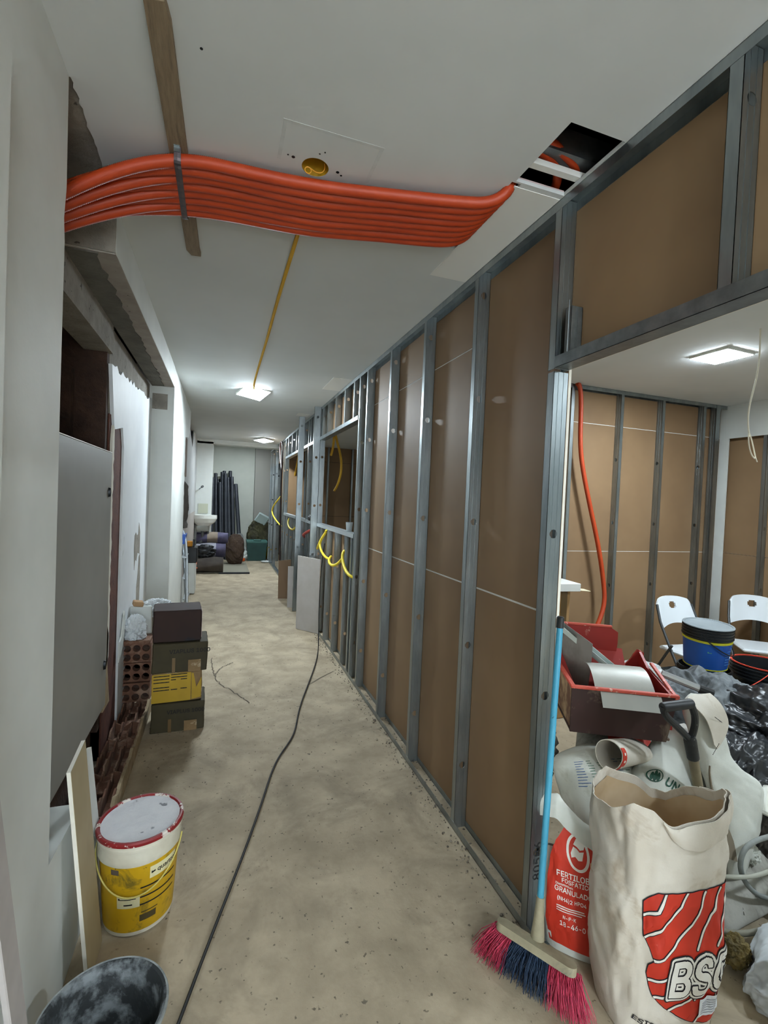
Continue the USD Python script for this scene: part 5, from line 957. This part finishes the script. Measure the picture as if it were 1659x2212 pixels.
obj('orange_cable', MB().tube(spline([(-.5, 8.9, .33), (-.45, 8.9, .35), (-.40, 8.9, .42), (-.38, 8.9, .38), (-.42, 8.9, .31), (-.36, 8.9, .30)], 30), .014, 6), mat('orange_cord', 'cf5a22', .5), smooth=True, label='orange cord coil hanging beside the tool case', cat='cord')
t = thing('wash_basin', 'white pedestal wash basin in front of the white column', 'wash basin', (-.3, 10.45, .8)); CER = mat('ceramic', 'e3e5df', .25)
bs = affinity.scale(Point(0, 0).buffer(1, 20), .26, .21)
mb = MB(); 
for s0, z0, s1, z1 in ((1, 1.17, 1, 1.10), (1, 1.10, .85, 1.02), (.85, 1.02, .45, .95)):
    a = np.linspace(0, 2 * PI, 36, endpoint=False); E0 = np.stack([-.33 + .26 * s0 * np.cos(a), 10.42 + .2 * s0 * np.sin(a), a * 0 + z0], -1); E1 = np.stack([-.33 + .26 * s1 * np.cos(a), 10.42 + .2 * s1 * np.sin(a), a * 0 + z1], -1); mb.grid(np.array([E1, E0]), closed=True)
a = np.linspace(0, 2 * PI, 36, endpoint=False); E0 = np.stack([-.33 + .26 * np.cos(a), 10.42 + .2 * np.sin(a), a * 0 + 1.17], -1); E1 = np.stack([-.33 + .20 * np.cos(a), 10.42 + .15 * np.sin(a), a * 0 + 1.165], -1); E2 = np.stack([-.33 + .1 * np.cos(a), 10.42 + .08 * np.sin(a), a * 0 + 1.06], -1); mb.grid(np.array([E0, E1, E2]), closed=True)
obj('bowl', mb, CER, t, smooth=40); obj('shroud', MB().box((-.48, 10.4, .83), (-.22, 10.58, 1.03), .02), mat('shroud_grey', 'a7aaa4', .5), t, smooth=False); obj('trap_pipe', MB().tube(spline([(-.35, 10.45, .83), (-.35, 10.45, .7), (-.38, 10.45, .6), (-.42, 10.5, .68)], 20), .03, 8).tube([(-.25, 10.48, .83), (-.22, 10.5, .6)], .025, 8), mat('trap_grey', '55585a', .5), t, smooth=True)
obj('tile_patch', MB().box((-.45, 10.585, 1.2), (-.26, 10.599, 1.40)), mat('tile_grey', 'b9bba6', .4), smooth=False, label='pale grey tile patch on the column above the wash basin', cat='tile')
t = thing('wall_pipe', 'small capped pipe stub sticking out of the white column', 'pipe', (-.4, 10.5, 1.7)); obj('stub', MB().tube([(-.44, 10.6, 1.70), (-.38, 10.45, 1.75)], .012, 8), ZINC, t); obj('cap', MB().tube([(-.385, 10.46, 1.747), (-.37, 10.42, 1.757)], .024, 10), BLK, t)
# hung cloth, ladder
P = sheet_path([(-.57, 7.1, 1.92), (-.58, 7.15, 1.6), (-.56, 7.1, 1.25), (-.54, 7.1, 1.1)], [(-.50, 7.25, 1.75), (-.44, 7.2, 1.55), (-.46, 7.3, 1.3), (-.44, 7.2, 1.12)], seed=71, amp=.03, fr=9)
obj('hung_cloth', MB().grid(P, thick=.006), mat('grey_cloth', '57524b', .9, c2='3f3b37', scale=8), smooth=True, label='dark grey cloth hanging from the broken wall edge beyond the pillar', cat='cloth')
t = thing('stepladder', 'folded aluminium stepladder leaning on the left wall beyond the pillar', 'ladder', (-.42, 6.6, 0)); AL = mat('ladder_aluminium', 'bcc2c6', .35, .7)
for x, y0, y1 in ((-.355, 6.45, 6.6), (-.40, 6.9, 6.7)):
    obj('rail', MB().tube(spline([(x, y0, 0.0), (x - .03, y0 + .02, .5), (x - .07, y1, 1.0), (x - .11, y1, 1.12), (x - .14, y1, 1.08)], 24), .022, 8, r2=.012), AL, t, smooth=True)
for z in (.25, .52, .79): obj('step', MB().obox((-.385 - .05 * z, 6.69, z), rotv((0, .1, 0)), (.03, .2, .01), .003), AL, t, smooth=False)
obj('step', MB().obox((-.45, 6.65, 1.02), rotv((0, .1, 0)), (.03, .16, .06), .003), mat('ladder_blue', '2c56a8', .5), t, smooth=False, label='blue top cap')
obj('foot', MB().box((-.39, 6.42, 0), (-.33, 6.50, .10), .008), BLK, t, smooth=False)
# far right corner
GB = mat('bin_green', '1f4743', .5, c2='1a3d3a', scale=6)
t = thing('storage_bin', 'dark green lidded storage bin on the floor at the far end', 'storage bin', (.87, 12.22, 0)); obj('bin_body', MB().add(m3.Manifold.hull_points(np.array([(x * .24 * s + .87, y * .2 * s + 12.22, z) for x in (-1, 1) for y in (-1, 1) for s, z in ((.88, .0), (1, .44))]))), GB, t, smooth=False); obj('lid', MB().box((.62, 12.01, .44), (1.12, 12.43, .50), .01), mat('bin_lid', '3f6d66', .5), t, smooth=False); obj('handle', MB().box((.78, 12.0, .50), (.96, 12.07, .535), .01), mat('bin_lid', '3f6d66'), t, smooth=False)
t = thing('paint_bucket', 'yellow bucket half hidden behind the end post at the far end', 'bucket', (1.27, 12.6, 0)); obj('body', MB().lathe([(0, 0), (.12, 0), (.145, .36), (.15, .36), (.15, .37), (.138, .37), (.115, .01), (0, .01)], (1.27, 12.6, 0), 32), mat('far_yellow', 'c9a91e', .5), t); obj('handle', MB().tube([(1.27 + .15 * math.cos(q), 12.6 + .15 * math.sin(q), .37 + .07 * abs(math.sin(q))) for q in np.linspace(PI, 2 * PI, 16)], .006, 6), BLK, t)
obj('heap_cloth', crumple((.98, 12.62, .55), (.30, .17, .42), 83, .3, 2.0), mat('olive_cloth', '4d4a2e', .9, c2='2c2a20', scale=4), smooth=True, label='heap of dark olive cloth bags behind the green bin', cat='cloth heap')
obj('white_sack', MB().obox((1.0, 12.45, 1.02), rotv((.5, .5, 0)), (.15, .03, .14), .02), mat('pale_sack', 'b4c4c2', .7), smooth=False, label='pale folded sack lying on top of the dark cloth heap', cat='sack')
g = np.random.RandomState(9)
for k in range(9): obj('debris_bag', crumple((.48 + .05 * (k % 3) + g.uniform(-.03, .03), 12.2 + .25 * (k // 3), .10 + .03 * (k // 3)), (.12, .12, .11), 90 + k, .4, 2.2), mat('debris_white' if k % 3 else 'debris_grey', 'c5cbc6' if k % 3 else '7b7f78', .8), smooth=True, label='crumpled rubbish in the heap between pipes and green bin, ' + ('front', 'middle', 'back')[k // 3] + ' row, ' + ('left, grey', 'middle, whitish', 'right, whitish')[k % 3], cat='rubbish', group='rubbish heap at the far end')
obj('fan_motor', MB().tube([(.46, 12.5, .55), (.46, 12.3, .55)], .1, 14).tube([(.46, 12.31, .55), (.46, 12.27, .55)], .05, 10), mat('motor_grey', '8b8d8c', .5), smooth=40, label='small grey round motor on the rubbish heap by the pipes', cat='motor')
obj('plate', MB().lathe([(0, 0), (.12, .0), (.15, .02), (.15, .024), (.12, .006), (0, .006)], (1.1, 11.8, 0), 24), WHITE, smooth=40, label='white plate on the floor in front of the green bin', cat='plate')
obj('orange_chunk', MB().obox((.52, 11.95, .04), rotv((0, 0, .5)), (.07, .03, .035), .008), mat('orange_cord', 'cf5a22'), smooth=False, label='small orange piece on the floor by the brown sack', cat='scrap')
# enclosing shell of the building
sh = thing('wall_outer', kind='structure')
obj('side', MB().box((7.9, -3.4, -.1), (8, 22, 3.5)), SLAB, sh, smooth=False); obj('side', MB().box((-4, -3.4, -.1), (-3.9, 22, 3.5)), SLAB, sh, smooth=False); obj('side', MB().box((-4, 13.4, -.1), (8, 13.5, 3.5)), SLAB, sh, smooth=False)
obj('front', MB().box((-4, -3.45, -.1), (-.6, -3.4, 3.2)).done(), SLAB, sh, smooth=False); obj('front', MB().box((1.22, -3.45, -.1), (8, -3.4, 3.2)), SLAB, sh, smooth=False); obj('front', MB().box((-4, -3.45, 2.75), (8, -3.4, 3.5)), SLAB, sh, smooth=False)
